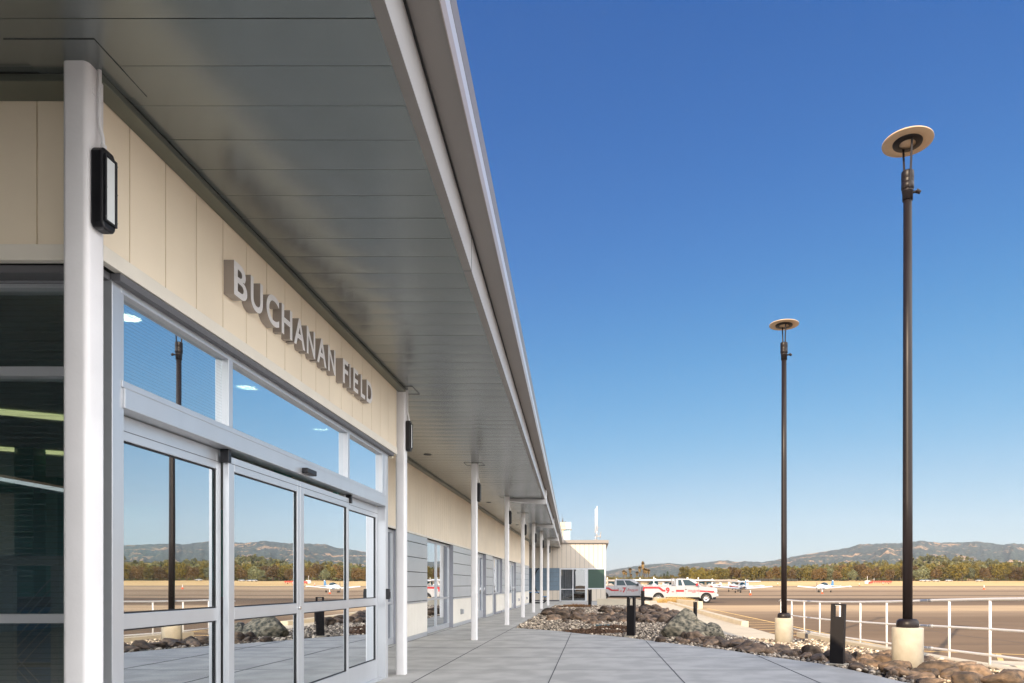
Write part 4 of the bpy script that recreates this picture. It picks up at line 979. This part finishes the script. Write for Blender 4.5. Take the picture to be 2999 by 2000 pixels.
# ------------------------------------------------------------------ pick-up trucks
def truck(x, y, z, num, label, cab_long, ext):
    t = empty('pickup_truck', (x, y, z), 0, label, 'truck', 'white airport pick-up trucks')
    wr, wf, rad = 1.25, 5.15, .385
    def arch(cx, r, z0, n=10): return [(cx + r * math.cos(a), max(z0, .40 + r * math.sin(a))) for a in np.linspace(math.pi - .12, .12, n)]
    cab0 = 2.66 if ext else 2.25
    low = [(0.05, .52)] + arch(wr, .50, .46) + arch(wf, .50, .46) + [(5.95, .50), (6.03, .62), (6.05, 1.0), (6.0, 1.20), (5.85, 1.27), (4.75, 1.36), (cab0, 1.37), (0.02, 1.36), (0, 1.0)]
    m_ = MB(); m_.prism(low, -.98, .98, 'xz'); m_.build('body', M['white'], t, bevel=.025)
    # bed cavity cap and sill
    MB().box(.10, cab0 - .08, -.82, .82, 1.355, 1.375).build('bed_floor', M['grey_under'], t)
    MB().box(1.85, 4.55, -.985, .985, .40, .50).box(.1, 6.0, -.6, .6, .30, .5).build('sill', M['black'], t)
    MB().box(1.78, 4.62, -.988, -.981, .50, .70).build('lower_trim', M['silver'] if ext else M['white'], t)
    # greenhouse
    xb0, xb1, xt0, xt1, zb, zt = cab0, 4.78, cab0 + .07, 4.02, 1.37, 2.0
    def gp(u, v, s, o=0):
        xb = xb0 + (xb1 - xb0) * u; xt = xt0 + (xt1 - xt0) * u
        return (xb + (xt - xb) * v, s * (.95 - .17 * v + o), zb + (zt - zb) * v)
    rings = []
    for v, ins in ((0, 0), (.9, 0), (1.0, .05)):
        a, b = gp(0, v, 1), gp(1, v, 1)
        rings.append([Vector((a[0] + ins, -a[1] + ins, a[2])), Vector((b[0] - ins * 2, -b[1] + ins, b[2])), Vector((b[0] - ins * 2, b[1] - ins, b[2])), Vector((a[0] + ins, a[1] - ins, a[2]))])
    MB().loft(rings, smooth=False).build('cab', M['white'], t, bevel=.03)
    wins = ((.10, .27), (.36, .92)) if ext else ((.08, .42), (.46, .92))
    for s in (-1, 1):
        for i, (u0, u1) in enumerate(wins):
            v1 = .84; mm = MB(); q = []
            um = u1 - (.20 if i == 1 else 0)
            for (u, v) in ((u0, .10), (u1, .10), (um if i == 1 else u1, v1), (u0, v1)): q.append(gp(u, v, s, .006))
            q2 = [(a, b - s * .004, c) for a, b, c in q]
            mm.add(q + q2, [(0, 1, 2, 3), (7, 6, 5, 4), (0, 4, 5, 1), (1, 5, 6, 2), (2, 6, 7, 3), (3, 7, 4, 0)]); mm.build('side_window', M['vglass'], t)
    a, b = gp(1, .06, 1), gp(1, .86, 1)
    MB().add([(a[0] + .006, -a[1] + .1, a[2]), (a[0] + .006, a[1] - .1, a[2]), (b[0] + .006, b[1] - .08, b[2]), (b[0] + .006, -b[1] + .08, b[2])], [(0, 1, 2, 3)]).build('windscreen', M['vglass'], t)
    # wheels
    for cx in (wr, wf):
        for s in (-1, 1):
            w_ = MB().lathe([(.24, -.12), (.345, -.125), (.385, -.09), (.39, 0), (.385, .09), (.345, .125), (.24, .12)], (cx, s * .86, .385), n=32, axis='y', caps=False).build('wheel', M['tyre'], t)
            r_ = MB().lathe([(.0, -.05), (.07, -.05), (.09, .0), (.19, .02), (.235, -.02), (.245, -.05)] if False else [(.0, .085), (.06, .085), (.075, .05), (.19, .045), (.215, .10), (.245, .115), (.245, .0), (0, .0)], (cx, s * .86, .385), n=28, axis='y')
            if s > 0:
                for i_, v in enumerate(r_.v): r_.v[i_] = (v[0], 2 * s * .86 - v[1], v[2])
            for k in range(8):
                an = k * math.pi / 4; r_.cyl((cx + .14 * math.cos(an), s * .86 + s * .04, .385 + .14 * math.sin(an)), (cx + .14 * math.cos(an), s * .86 + s * .052, .385 + .14 * math.sin(an)), .032, n=8, mi=1)
            r_.build('rim', [M['chrome'], M['dark']], w_)
        MB().prism([(cx + .52 * math.cos(a), .40 + .52 * math.sin(a)) for a in np.linspace(math.pi, 0, 14)] + [(cx + .47 * math.cos(a), .40 + .47 * math.sin(a)) for a in np.linspace(0, math.pi, 14)], -1.0, -.90, 'xz').build('wheel_arch', M['white'], t)
        MB().prism([(cx + .49 * math.cos(a), .42 + .48 * math.sin(a)) for a in np.linspace(math.pi, 0, 14)], -.80, .80, 'xz').build('wheel_well', M['dark'], t)
    # bumper, lights, mirror, handles
    MB().box(5.75, 6.14, -.95, .95, .52, .74).build('front_bumper', M['chrome'], t, bevel=.03)
    MB().box(-.12, .02, -.92, .92, .52, .70).build('rear_bumper', M['chrome'], t, bevel=.03)
    for s in (-1, 1):
        MB().box(5.80, 6.035, s * .84 - .15, s * .84 + .15, .92, 1.16).build('headlight', M['lensw'], t, bevel=.02)
        MB().box(-.01, .10, s * .90 - .09, s * .90 + .085, .95, 1.30).build('tail_light', M['red'], t, bevel=.01)
        MB().box(4.28, 4.44, s * 1.12 - .10, s * 1.12 + .10, 1.40, 1.62).box(4.33, 4.38, min(s * .9, s * 1.1), max(s * .9, s * 1.1), 1.42, 1.46).build('mirror', M['black'] if not ext else M['red'], t, bevel=.02)
    MB().box(6.03, 6.06, -.68, .68, .80, 1.14).build('grille', M['chrome'], t, bevel=.01)
    dl = (3.56,) if ext else (2.66, 3.60)
    for xx in dl: MB().box(xx - .14, xx, -1.005, -.975, 1.10, 1.15).build('door_handle', M['black'], t, bevel=.01)
    m_ = MB()
    for xx in ((cab0 + .02, 3.42, 4.52) if ext else (cab0 + .02, 3.35, 4.50)): m_.box(xx, xx + .012, -.984, -.980, .52, 1.34)
    m_.build('door_seam', M['dark'], t)
    if ext:
        MB().tube([(2.55, -.8, 1.38), (2.52, -.8, 2.02), (2.52, .8, 2.02), (2.55, .8, 1.38)], .03, 8).tube([(2.35, -.8, 1.38), (2.40, -.8, 1.92)], .025, 8).build('headache_rack', M['white'], t)
    MB().box(2.9, 3.3, -.25, .25, 2.0, 2.06).build('light_bar', M['grey_under'], t, bevel=.02)
    # stripes
    yS = -.9835
    def st(poly): MB().prism(poly, yS - .002, yS + .006, 'xz').build('stripe', M['red'], t)
    if ext:
        st([(.02, 1.33), (1.28, 1.33), (1.40, 1.29), (1.66, 1.08), (1.81, 1.08), (1.81, .94), (1.58, .94), (1.27, 1.17), (1.21, 1.18), (.13, 1.18), (.06, 1.02), (.02, 1.02)])
        st([(2.68, 1.08), (3.33, 1.08), (3.33, .92), (2.68, .92)]); st([(4.60, 1.04), (5.78, .98), (5.90, .90), (5.66, .84), (4.9, .92), (4.62, .92)])
        nx, dash, tx = 1.85, (2.33, 2.50), 3.64
    else:
        st([(.0, 1.26), (1.72, 1.26), (2.02, 1.06), (2.63, 1.06), (2.63, .92), (1.96, .92), (1.62, 1.11), (.0, 1.11)])
        st([(4.65, .90), (5.2, .92), (5.2, .84), (4.65, .80)])
        nx, dash, tx = 2.98, (2.72, 2.92), 3.43
    MB().box(dash[0], dash[1], yS - .003, yS + .004, .93 - .04, .96).build('dash_mark', M['red'], t)
    vs, fcs = text_mb(num, .60, .006, 0, .026)
    V = [(nx + a, yS - b * 0 - c - .001, (.84 if ext else .82) + b_) for a, b_, c, b in ((v[0], v[1], v[2], 0) for v in vs)]
    mm = MB(); mm.add(V, fcs); mm.build('number', M['red'], t)
    for i, s in enumerate(('CONTRA COSTA COUNTY', 'BUCHANAN FIELD AIRPORT', 'AIRPORT')):
        vs, fcs = text_mb(s, .095, .004, 0, .002); w = vs[:, 0].max()
        V = [(tx + .50 - w / 2 * .84 + v[0] * .84, yS - v[2] - .001, 1.02 - i * .085 + v[1]) for v in vs]
        mm = MB(); mm.add(V, fcs); mm.build('lettering', M['red'], t)
    return t
truck(4.05, 56.6, APRON + .012, '9', 'white extended cab pick-up with red stripe and number 9, nearest of the two', 0, True)
truck(-.33, 63.2, APRON + .012, '7', 'white crew cab pick-up with red stripe and number 7 behind the other', 0, False)

# ------------------------------------------------------------------ aircraft
def ellring(x, cy, cz, w, h, n=14): return [Vector((x, cy + w * math.cos(2 * math.pi * k / n), cz + h * math.sin(2 * math.pi * k / n))) for k in range(n)]
def wing(mb, root, tip, cr, ct, th, mi=0, dx=0):
    # root, tip: (x leading edge, y, z)
    rings = []
    for (x, y, z), c in ((root, cr), (tip, ct)):
        prof = [(0, 0), (.12, .5), (.4, .6), (1, .05), (1, -.05), (.4, -.35), (.12, -.35)]
        rings.append([Vector((x - c * u, y, z + th * v * c / cr)) for u, v in prof])
    mb.loft(rings, mi, smooth=False)
def vfin(mb, poly, th, mi=0): mb.prism(poly, -th, th, 'xz', mi)
def plane(kind, tailmat, stripe, bodymat=None):
    """nose towards +x, wheels on z=0"""
    t = empty('parked_airplane'); Bm = bodymat or M['air_white']
    twin = kind == 'twin'; high = kind == 'high'
    zc = 1.0 if not high else 1.15
    L = 1.35 if twin else 1.0
    prof = [(3.05, .12, .16, -.02), (2.85, .36, .36, -.02), (2.2, .50, .47, 0), (1.3, .56, .55, .02), (.2, .56, .56, .03), (-.9, .46, .48, .06), (-2.4, .24, .27, .14), (-3.7, .08, .14, .2)]
    MB().loft([ellring(x * L, 0, zc + dz, w, h) for x, w, h, dz in prof]).build('fuselage', Bm, t)
    if not high:
        MB().loft([ellring(x * L, 0, zc + .42, w, h) for x, w, h in ((1.35, .05, .02), (.9, .42, .34), (.2, .48, .50), (-.7, .42, .42), (-1.5, .1, .04))]).build('canopy', M['vglass'] if not twin else Bm, t)
        if twin:
            for s in (-1, 1):
                for k in range(3): MB().box(.9 - k * .55, 1.25 - k * .55, s * .47 - .05, s * .47 + .05, zc + .42, zc + .68).build('window', M['vglass'], t)
    else:
        MB().box(-.7, 1.0, -.52, .52, zc + .25, zc + .80).build('cabin_glass', M['vglass'], t, bevel=.08)
    half = 7.0 if twin else 5.2
    zr = zc - .28 if not high else zc + .86
    for s in (-1, 1):
        m_ = MB(); wing(m_, (.95, s * .40 if not high else s * .02, zr), (.75, s * half, zr + (.38 if not high else .08)), 1.7 if not high else 1.6, 1.3 if not high else 1.1, .36); m_.build('wing', Bm, t)
        m_ = MB(); wing(m_, (-2.95 * L, s * .05, zc + .22), (-3.1 * L, s * 1.75, zc + .26), .9, .65, .12); m_.build('stabiliser', Bm, t)
        if high: MB().tube([(.4, s * .5, zc - .35), (.4, s * 2.4, zr - .02)], .035, 6).build('wing_strut', Bm, t)
        if twin:
            MB().loft([ellring(x, s * 2.2, zr + .12, w, w * .9) for x, w in ((2.1, .12), (1.9, .34), (.8, .38), (-.8, .2), (-1.2, .05))]).build('engine', Bm, t)
            MB().loft([ellring(x, s * half, zr + .40, w, w) for x, w in ((1.6, .04), (1.1, .24), (.1, .27), (-1.1, .16), (-1.6, .04))]).build('tip_tank', Bm, t)
    m_ = MB(); ft = 1.75 if twin else 1.35
    fin = [(-2.6 * L, zc + .25), (-3.2 * L, zc + .7), (-3.45 * L, zc + ft), (-3.95 * L, zc + ft), (-4.0 * L, zc + .15)]
    vfin(m_, fin, .05); f_ = m_.build('fin', tailmat, t)
    MB().prism([(-3.39 * L, zc + ft * .86), (-3.45 * L, zc + ft + .002), (-3.95 * L, zc + ft + .002), (-3.96 * L, zc + ft * .86)], -.055, .055, 'xz').build('fin_tip', M['air_white'], f_)
    if stripe:
        MB().loft([ellring(x * L, 0, zc + dz - .16, w, h) for x, w, h, dz in ((2.6, .40, .18, 0), (1.3, .572, .2, .02), (.2, .575, .2, .03), (-.9, .474, .16, .06), (-2.4, .262, .12, .14), (-3.6, .11, .08, .2))]).build('stripe', stripe, t)
    for (x, yy) in ((2.1, 0), (-.1, 1.25), (-.1, -1.25)):
        if twin and yy: yy *= 1.6
        MB().cyl((x, yy, .3), (x, yy * .85, zc - .3), .035, n=8).build('gear_leg', M['chrome'], t)
        MB().cyl((x, yy - .07, .19), (x, yy + .07, .19), .19, n=18).build('wheel', M['tyre'], t)
    for s in ((-1, 1) if twin else (0,)):
        xx = 2.16 if twin else 3.09; yy = s * 2.2; zz = zr + .12 if twin else zc - .02
        MB().prism([(yy - .05, zz - .95), (yy + .05, zz - .95), (yy + .09, zz), (yy + .05, zz + .95), (yy - .05, zz + .95), (yy - .09, zz)], xx - .015, xx + .015, 'yz').build('propeller', M['grey_under'], t)
        MB().lathe([(.0, .28), (.06, .22), (.13, 0), (.13, -.02)], (xx - .05, yy, zz), n=16, axis='x').build('spinner', Bm, t)
    return t
PB = plane('low', M['blue'], M['blue']); PB.location = (44.3, 131, APRON + .01); PB.rotation_euler = (0, 0, R(-134)); tag(PB, 'white and blue low wing airplane facing the terminal, alone on the apron', 'airplane', 'parked light airplanes')
PL = plane('low', M['blue'], M['navy']); PL.location = (26.4, 121, APRON + .01); PL.rotation_euler = (0, 0, R(86)); tag(PL, 'low wing airplane with light blue tail seen from behind, right of the truck hood', 'airplane', 'parked light airplanes')
PT2 = plane('twin', M['air_white'], None); PT2.location = (40.5, 190, APRON + .01); PT2.rotation_euler = (0, 0, R(105)); tag(PT2, 'white twin engine airplane with tip tanks and tall tail, parked behind the blue tailed one', 'airplane', 'parked light airplanes')
PT2s = MB().box(-5.35, -4.6, -.056, .056, 1.9, 2.25).build('tail_flash', M['red'], PT2)
PH = plane('high', M['air_white'], M['red'])
M['beige'] = mat('beige_aircraft_paint', (.55, .45, .36), .4)
PH2 = plane('high', M['beige'], M['navy'], M['beige'])
spots = [(4.5, 118, 80, 0), (9.5, 112, 95, 1), (14, 128, 70, 0), (20, 150, 85, 0), (25, 168, 100, 1), (31, 178, 80, 0), (10, 160, 75, 1), (16, 185, 92, 0), (23, 205, 88, 1), (33, 215, 95, 0), (3.0, 150, 90, 1), (4.0, 190, 85, 0), (12.5, 215, 80, 0), (29, 140, 60, 0), (8.2, 92, 84, 0), (12.2, 97, 100, 0), (16.0, 101, 74, 1), (6.5, 104, 95, 1), (20.0, 118, 88, 0), (19, 134, 100, 0), (2.6, 100, 80, 1), (27, 155, 110, 0)]
cm = {}
for o in bpy.data.objects:
    cm.setdefault(o.name, [])
for o in bpy.data.objects:
    if o.parent: cm.setdefault(o.parent.name, []).append(o)
used = {0: False, 1: False}
for i, (x, y, a, k) in enumerate(spots):
    src = (PH, PH2)[k]
    if not used[k]: o = src; used[k] = True
    else: o = copy_tree(src, None, cm)
    o.location = (x, y, gz(y) + .01); o.rotation_euler = (0, 0, R(a))
    tag(o, 'beige high wing airplane in the crowded parking rows behind the trucks' if k else 'white high wing airplane with red stripe in the parking rows behind the trucks', 'airplane', 'beige airplanes parked in rows' if k else 'white airplanes parked in rows')
# cones
def cone():
    t = empty('traffic_cone')
    MB().box(-.19, .19, -.19, .19, 0, .035).build('base', M['orange'], t, bevel=.01)
    MB().lathe([(.14, .035), (.095, .30)], n=18).build('cone_body', M['orange'], t)
    MB().lathe([(.096, .30), (.065, .52)], n=18).build('white_band', M['rail'], t)
    MB().lathe([(.065, .52), (.03, .72), (.0, .722)], n=18).build('cone_tip', M['rail'], t)
    return t
cones = [(22.3, 97, 'traffic cone by the wheels of the blue tailed airplane'), (37.2, 111, 'traffic cone under the nose of the lone white and blue airplane'), (118, 303, 'tiny traffic cone right of the lone airplane near the grass'),
         (140, 330, 'tiny traffic cone below the red and white trailer'), (115, 201, 'traffic cone at the far right of the apron'), (85, 315, 'tiny traffic cone left of the lone airplane by the grass')]
c0 = cone()
for i, (x, y, lb) in enumerate(cones):
    o = c0 if i == 0 else copy_tree(c0); s = 1.0 if y < 150 else (1.8 if y < 250 else 1.6)
    o.location = (x, y, gz(y) + .012); o.scale = (s, s, s); tag(o, lb, 'traffic cone', 'orange traffic cones on the apron')
# red trailer beyond
TRL = empty('runway_marker_trailer', (144, 345, gz(345)), 0, 'red and white marker trailer parked on the dry grass beyond the apron', 'trailer')
MB().box(-11, -7, -1, 1, .3, 2.8).build('cabinet', M['rail'], TRL, bevel=.1)
m_ = MB(); m_.box(-5.6, 11.0, -.3, .3, 1.5, 2.3)
for x in np.arange(-5, 11, 1.5): m_.box(x, x + .3, -.35, .35, .6, 2.7)
m_.build('red_beam', mat('red_beam_paint', (.6, .06, .04), .5), TRL)
MB().box(-8.6, -5.6, -1.2, 1.2, .5, 2.2).build('red_box', bpy.data.materials['red_beam_paint'], TRL, bevel=.05)
MB().cyl((-9, 0, 2.8), (-9, 0, 6.5), .15).cyl((-3.5, 0, 2.3), (-3.5, 0, 5.0), .12).build('mast', M['rail'], TRL)
for x in (-8, 8):
    MB().cyl((x, -1, .35), (x, -.7, .35), .38).build('wheel', M['tyre'], TRL)
TRL.scale = (.62, .62, .62)
# far cars under the trees
def car():
    t = empty('parked_car')
    MB().prism([(-2.2, .35), (2.2, .35), (2.2, .85), (1.2, .95), (-2.2, .98)], -.85, .85, 'xz').build('body', M['white'], t, bevel=.08)
    MB().loft([[Vector((-1.9, -.8, .95)), Vector((1.15, -.8, .95)), Vector((1.15, .8, .95)), Vector((-1.9, .8, .95))], [Vector((-1.5, -.65, 1.45)), Vector((.5, -.65, 1.45)), Vector((.5, .65, 1.45)), Vector((-1.5, .65, 1.45))]], smooth=False).build('cabin', M['vglass'], t)
    for x in (-1.35, 1.4):
        for s in (-1, 1): MB().cyl((x, s * .86, .33), (x, s * .66, .33), .33, n=14).build('wheel', M['tyre'], t)
    return t
k0 = car()
for i, (px, lb) in enumerate(((2703, 'tiny white parked car left of the others under the far tree row'), (2716, 'tiny white parked car second from left under the far tree row'), (2741, 'tiny white parked car in the middle under the far tree row'), (2779, 'tiny white parked car right of the middle under the far tree row'), (2868, 'tiny white parked car near the right end of the far tree row'))):
    o = k0 if i == 0 else copy_tree(k0); y = 434; o.location = ((px - 1738) / 2000 * y, y, gz(y)); o.scale = (.95, 1, 1); o["label"] = lb; tag(o, None, 'car', 'white cars under the far trees')

# ------------------------------------------------------------------ trees
def crown(seed, n, rx, rz, zc, leaf_s, m, tall=False, name='crown', conic=False):
    rs = np.random.RandomState(seed); nb = 16
    ang = rs.uniform(0, 6.283, nb); rr = np.sqrt(rs.uniform(0, 1, nb)) * rx * .62; zz = rs.uniform(-.85, .85, nb) * rz * .7
    if conic: sc = np.clip(1 - (zz / rz * .5 + .5), .08, 1) ; rr *= sc
    cs = np.stack([rr * np.cos(ang), rr * np.sin(ang), zz + zc], 1); br = rs.uniform(.30, .50, nb) * rx
    if conic: br *= np.clip(sc * 1.3, .2, 1)
    pick = rs.randint(0, nb, n); d = rs.normal(size=(n, 3)); d /= np.linalg.norm(d, axis=1)[:, None]
    rad = br[pick] * rs.uniform(.70, 1.12, n); c = cs[pick] + d * rad[:, None] * np.array([1, 1, 1.05])
    a = rs.normal(size=(n, 3)); a /= np.linalg.norm(a, axis=1)[:, None]; a = a * .8 + d * .0
    b = np.cross(a, rs.normal(size=(n, 3))); b /= np.linalg.norm(b, axis=1)[:, None]
    s = leaf_s * rs.uniform(.6, 1.4, n)[:, None]
    V = np.stack([c - a * s - b * s * .6, c + a * s - b * s * .6, c + a * s * .7 + b * s * .7, c - a * s * .7 + b * s * .7], 1).reshape(-1, 3)
    F = np.arange(4 * n).reshape(-1, 4)
    o = np_mesh(name, V, F, m, smooth=False); me = o.data; bpy.data.objects.remove(o); return me
def trunk_mesh(h, r, seed):
    rs = random.Random(seed); m_ = MB(); m_.tube([(0, 0, -.5), (0, 0, h * .3), (rs.uniform(-.1, .1), 0, h * .6), (rs.uniform(-.2, .2), .1, h)], [r, r * .8, r * .6, r * .3], 8)
    for k in range(5):
        a = rs.uniform(0, 6.28); z = h * rs.uniform(.4, .75); l = h * .35
        m_.tube([(0, 0, z), (l * .5 * math.cos(a), l * .5 * math.sin(a), z + l * .4), (l * math.cos(a), l * math.sin(a), z + l)], [r * .35, r * .25, r * .1], 6)
    o = m_.build('trunk', M['bark']); me = o.data; bpy.data.objects.remove(o); return me
KINDS = {}
def kind(key, cr, tk): KINDS[key] = (cr, tk)
for s in range(3):
    kind(('round', s), [crown(10 + s, 1500, 4.2, 4.6, 5.6, .36, M['leaf']), crown(20 + s, 1500, 3.9, 4.5, 5.4, .36, M['leaf2']), crown(30 + s, 1500, 4.4, 4.4, 5.2, .33, M['leaf3'])], trunk_mesh(6.0, .25, s))
    kind(('tall', s), [crown(40 + s, 1500, 3.2, 7.4, 8.6, .36, M['leaf'])], trunk_mesh(9.0, .28, s + 5))
    kind(('conifer', s), [crown(50 + s, 1500, 3.6, 8.5, 8.6, .38, M['leafd'], conic=True)], trunk_mesh(14, .25, s + 9))
kind(('broad', 0), [crown(61, 3200, 8.2, 6.2, 7.4, .42, M['leaf'])], trunk_mesh(8, .5, 3))
kind(('shrub', 0), [crown(63, 1300, 3.6, 2.0, 1.8, .34, M['leaf'])], trunk_mesh(2.0, .15, 4)); 
def tree(x, y, key, ci, s, label, group, sz=1.0, z=None):
    cr, tk = KINDS[key]; t = empty({'round': 'broadleaf_tree', 'tall': 'poplar_tree', 'conifer': 'conifer_tree', 'broad': 'broadleaf_tree', 'shrub': 'shrub'}[key[0]], (x, y, gz(y) if z is None else z), random.uniform(0, 6.28), label, 'tree' if key[0] != 'shrub' else 'shrub', group)
    t.scale = (s, s, s * sz); c = mesh_obj('crown', cr[ci % len(cr)], t); mesh_obj('trunk', tk, t); return t
COLN = ['olive', 'russet', 'grey green']
px = 2125.0
while px < 3560:
    y = random.uniform(446, 462); ci = random.choices([0, 1, 2], [5, 4, 1.5])[0]
    s = random.uniform(.88, 1.16) * (1.0 if px > 2500 else .84)
    tree((px - 1738) / 2000 * y, y, ('round', random.randrange(3)), ci, s, COLN[ci] + ' broadleaf tree in the front row beyond the airfield grass', COLN[ci] + ' trees in the front row beyond the airfield', random.uniform(.9, 1.12)); px += random.uniform(17, 27)
px = 2135.0
while px < 3560:
    y = random.uniform(500, 560); k = 'tall' if random.random() < .62 else 'round'; ci = random.choice([0, 0, 1, 2]) if k == 'round' else 0
    s = random.uniform(.82, 1.12) * (.98 if px > 2450 else .70 if px < 2250 else .82) * (1.0 if k == 'tall' else 1.3)
    lb = 'tall green poplar rising behind the front row of trees' if k == 'tall' else COLN[ci] + ' broadleaf tree behind the front row'
    tree((px - 1738) / 2000 * y, y, (k, random.randrange(3)), ci, s, lb, 'poplars behind the front row' if k == 'tall' else COLN[ci] + ' trees behind the front row'); px += random.uniform(15, 24)
# left background: broad tree, conifers, shrubs, palms
def atpx(px, y): return (px - 1738) / 2000 * y
tree(atpx(2043, 360), 360, ('broad', 0), 0, .56, 'big rounded dark green tree behind the nearer truck hood', None, 1.12)
for i, (p, h) in enumerate(((1945, 1676), (1955, 1669), (1936, 1680), (1918, 1678))): tree(atpx(p, 520), 520, ('conifer', i % 3), 0, (1703 - h) / 2000 * 520 / 17.0 * 1.05, 'dark pointed conifer left of the rounded tree behind the trucks', 'dark conifers behind the trucks')
for i in range(26):
    p = 1775 + i * 13.5 + random.uniform(-3, 3)
    if 2022 < p < 2062: continue
    y = random.uniform(400, 430); tree(atpx(p, y), y, ('shrub', 0) if p < 2000 or random.random() < .5 else ('round', i % 3), random.choice([0, 0, 1]), random.uniform(.6, .95) if p < 1990 else random.uniform(.8, 1.05), 'low green shrubbery clump behind the airplane rows', 'shrubs behind the airplane rows')
for p in (2062, 2076, 2090, 2102, 2114): tree(atpx(p, 420), 420, ('round', p % 3), 0, .62, 'olive tree right of the rounded tree behind the truck hood', 'olive trees behind the truck hood', 1.15)
def palm_proto(seed):
    t = empty('palm_tree'); rs = random.Random(seed)
    MB().tube([(0, 0, -1), (.1, 0, 3), (.15, 0, 6), (0, 0, 8.2)], [.34, .26, .20, .18], 8).build('trunk', M['bark'], t)
    mb = MB()
    for k in range(230):
        a = rs.uniform(0, 6.283); el = rs.uniform(-1.2, 1.45); l = rs.uniform(1.1, 1.65) * (.8 if el < -.3 else 1); d = Vector((math.cos(a) * math.cos(el), math.sin(a) * math.cos(el), math.sin(el)))
        s_ = Vector((-math.sin(a), math.cos(a), 0)); c = Vector((0, 0, 8.4)); e = c + d * l - Vector((0, 0, .35 * l * l * .3)); m1 = c + d * l * .5
        mb.add([c, m1 + s_ * .25, e, m1 - s_ * .25], [(0, 1, 2, 3)])
    for k in range(120):
        a = rs.uniform(0, 6.283); z = rs.uniform(6.4, 8.2); r = .35 + (z - 6.2) * .40; mb.add([(math.cos(a) * .25, math.sin(a) * .25, z + .3), (math.cos(a + .3) * r, math.sin(a + .3) * r, z - .8), (math.cos(a - .2) * r, math.sin(a - .2) * r, z - .9)], [(0, 1, 2)])
    mb.build('crown', M['palm'], t, recalc=False); return t
PP = palm_proto(5); first = True
for i, (p, yt) in enumerate(((1826, 1669), (1834, 1672), (1846.5, 1661), (1864, 1673), (1873, 1657), (1881.5, 1642), (1886, 1662), (1892, 1664), (1899, 1666), (1849, 1680), (1988, 1678), (1971, 1683))):
    o = PP if i == 0 else copy_tree(PP); y = 430; hgt = CAMZ + (1711 - yt) / 2000 * y - gz(y); s = hgt / 9.8
    sx = .95 if i not in (1, 9, 10, 11) else .75
    o.location = (atpx(p, y), y + random.uniform(-6, 6), gz(y)); o.scale = (sx, sx, s); o.rotation_euler = (0, 0, i * 1.3)
    lb = {5: 'tallest fan palm of the group beyond the trucks', 10: 'small fan palm apart from the group, above the truck rack', 11: 'short fan palm left of the one above the truck rack', 0: 'leftmost golden fan palm beyond the trucks'}.get(i, 'shaggy golden fan palm in the group beyond the trucks')
    tag(o, lb, 'palm tree', 'fan palms beyond the trucks')
# the far wood that reads as one mass
P = []; S = []
rs = random.Random(11)
while len(P) < 1350:
    y = rs.uniform(575, 1240); p = rs.uniform(2050, 3600); x = atpx(p, y); u = (y - 560) / 690
    g = noise.noise(Vector((x * .008, y * .008, 2.2)))
    if u > .5 and g > -.12: continue
    P.append((x, y, midz(x, y))); S.append(rs.uniform(3.2, 6.2) * (1 if u < .6 else .9))
V = []; n1 = 46; rs2 = np.random.RandomState(4)
cen = np.array(P); siz = np.array(S); n = len(P)
d = rs2.normal(size=(n, n1, 3)); d /= np.linalg.norm(d, axis=2)[..., None]; c = cen[:, None] + d * siz[:, None, None] * rs2.uniform(.6, 1.0, (n, n1, 1)) * np.array([.8, .8, 1.25]) + np.array([0, 0, 1]) * siz[:, None, None] * .9
a = rs2.normal(size=(n, n1, 3)); a /= np.linalg.norm(a, axis=2)[..., None]; b = np.cross(a, rs2.normal(size=(n, n1, 3))); b /= np.linalg.norm(b, axis=2)[..., None]
s = siz[:, None, None] * .28
Q = np.stack([c - a * s - b * s, c + a * s - b * s, c + a * s + b * s, c - a * s + b * s], 2).reshape(-1, 3)
tag(np_mesh('far_wood', Q, np.arange(len(Q)).reshape(-1, 4), M['wood_leaf'], smooth=False), 'far mixed wood covering the golden slope behind the airfield trees', 'wood', kind='stuff')
# airfield fence
FN = empty('airfield_fence', (90, 438, gz(438)), 0, 'low dark chain link fence at the foot of the far trees', 'fence')
m_ = MB()
for i in range(10): m_.box(14 + i * 3, 14.1 + i * 3, 0, .1, 0, 1.8)
m_.build('post', M['grey_under'], FN); o = MB().box(14, 41.1, .04, .06, .1, 1.7).build('mesh_panel', mat('dark_fence_mesh', (.03, .03, .025), .9), FN)

# ------------------------------------------------------------------ haze
hz = MB().box(-3200, 5600, -420, 6500, APRON - 2, 620).build('haze', [])
hm = bpy.data.materials.new('pale_air'); hm.use_nodes = True; t = hm.node_tree; t.nodes.clear()
oo = t.nodes.new("ShaderNodeOutputMaterial"); pv = t.nodes.new("ShaderNodeVolumePrincipled"); pv.inputs["Color"].default_value = (.72, .82, .95, 1); pv.inputs["Density"].default_value = .00006
pv.inputs["Anisotropy"].default_value = 0.0
t.links.new(pv.outputs[0], oo.inputs["Volume"]); hz.data.materials.append(hm); tag(hz, 'thin pale air over the airfield that fades the far hills', 'haze', kind='stuff')
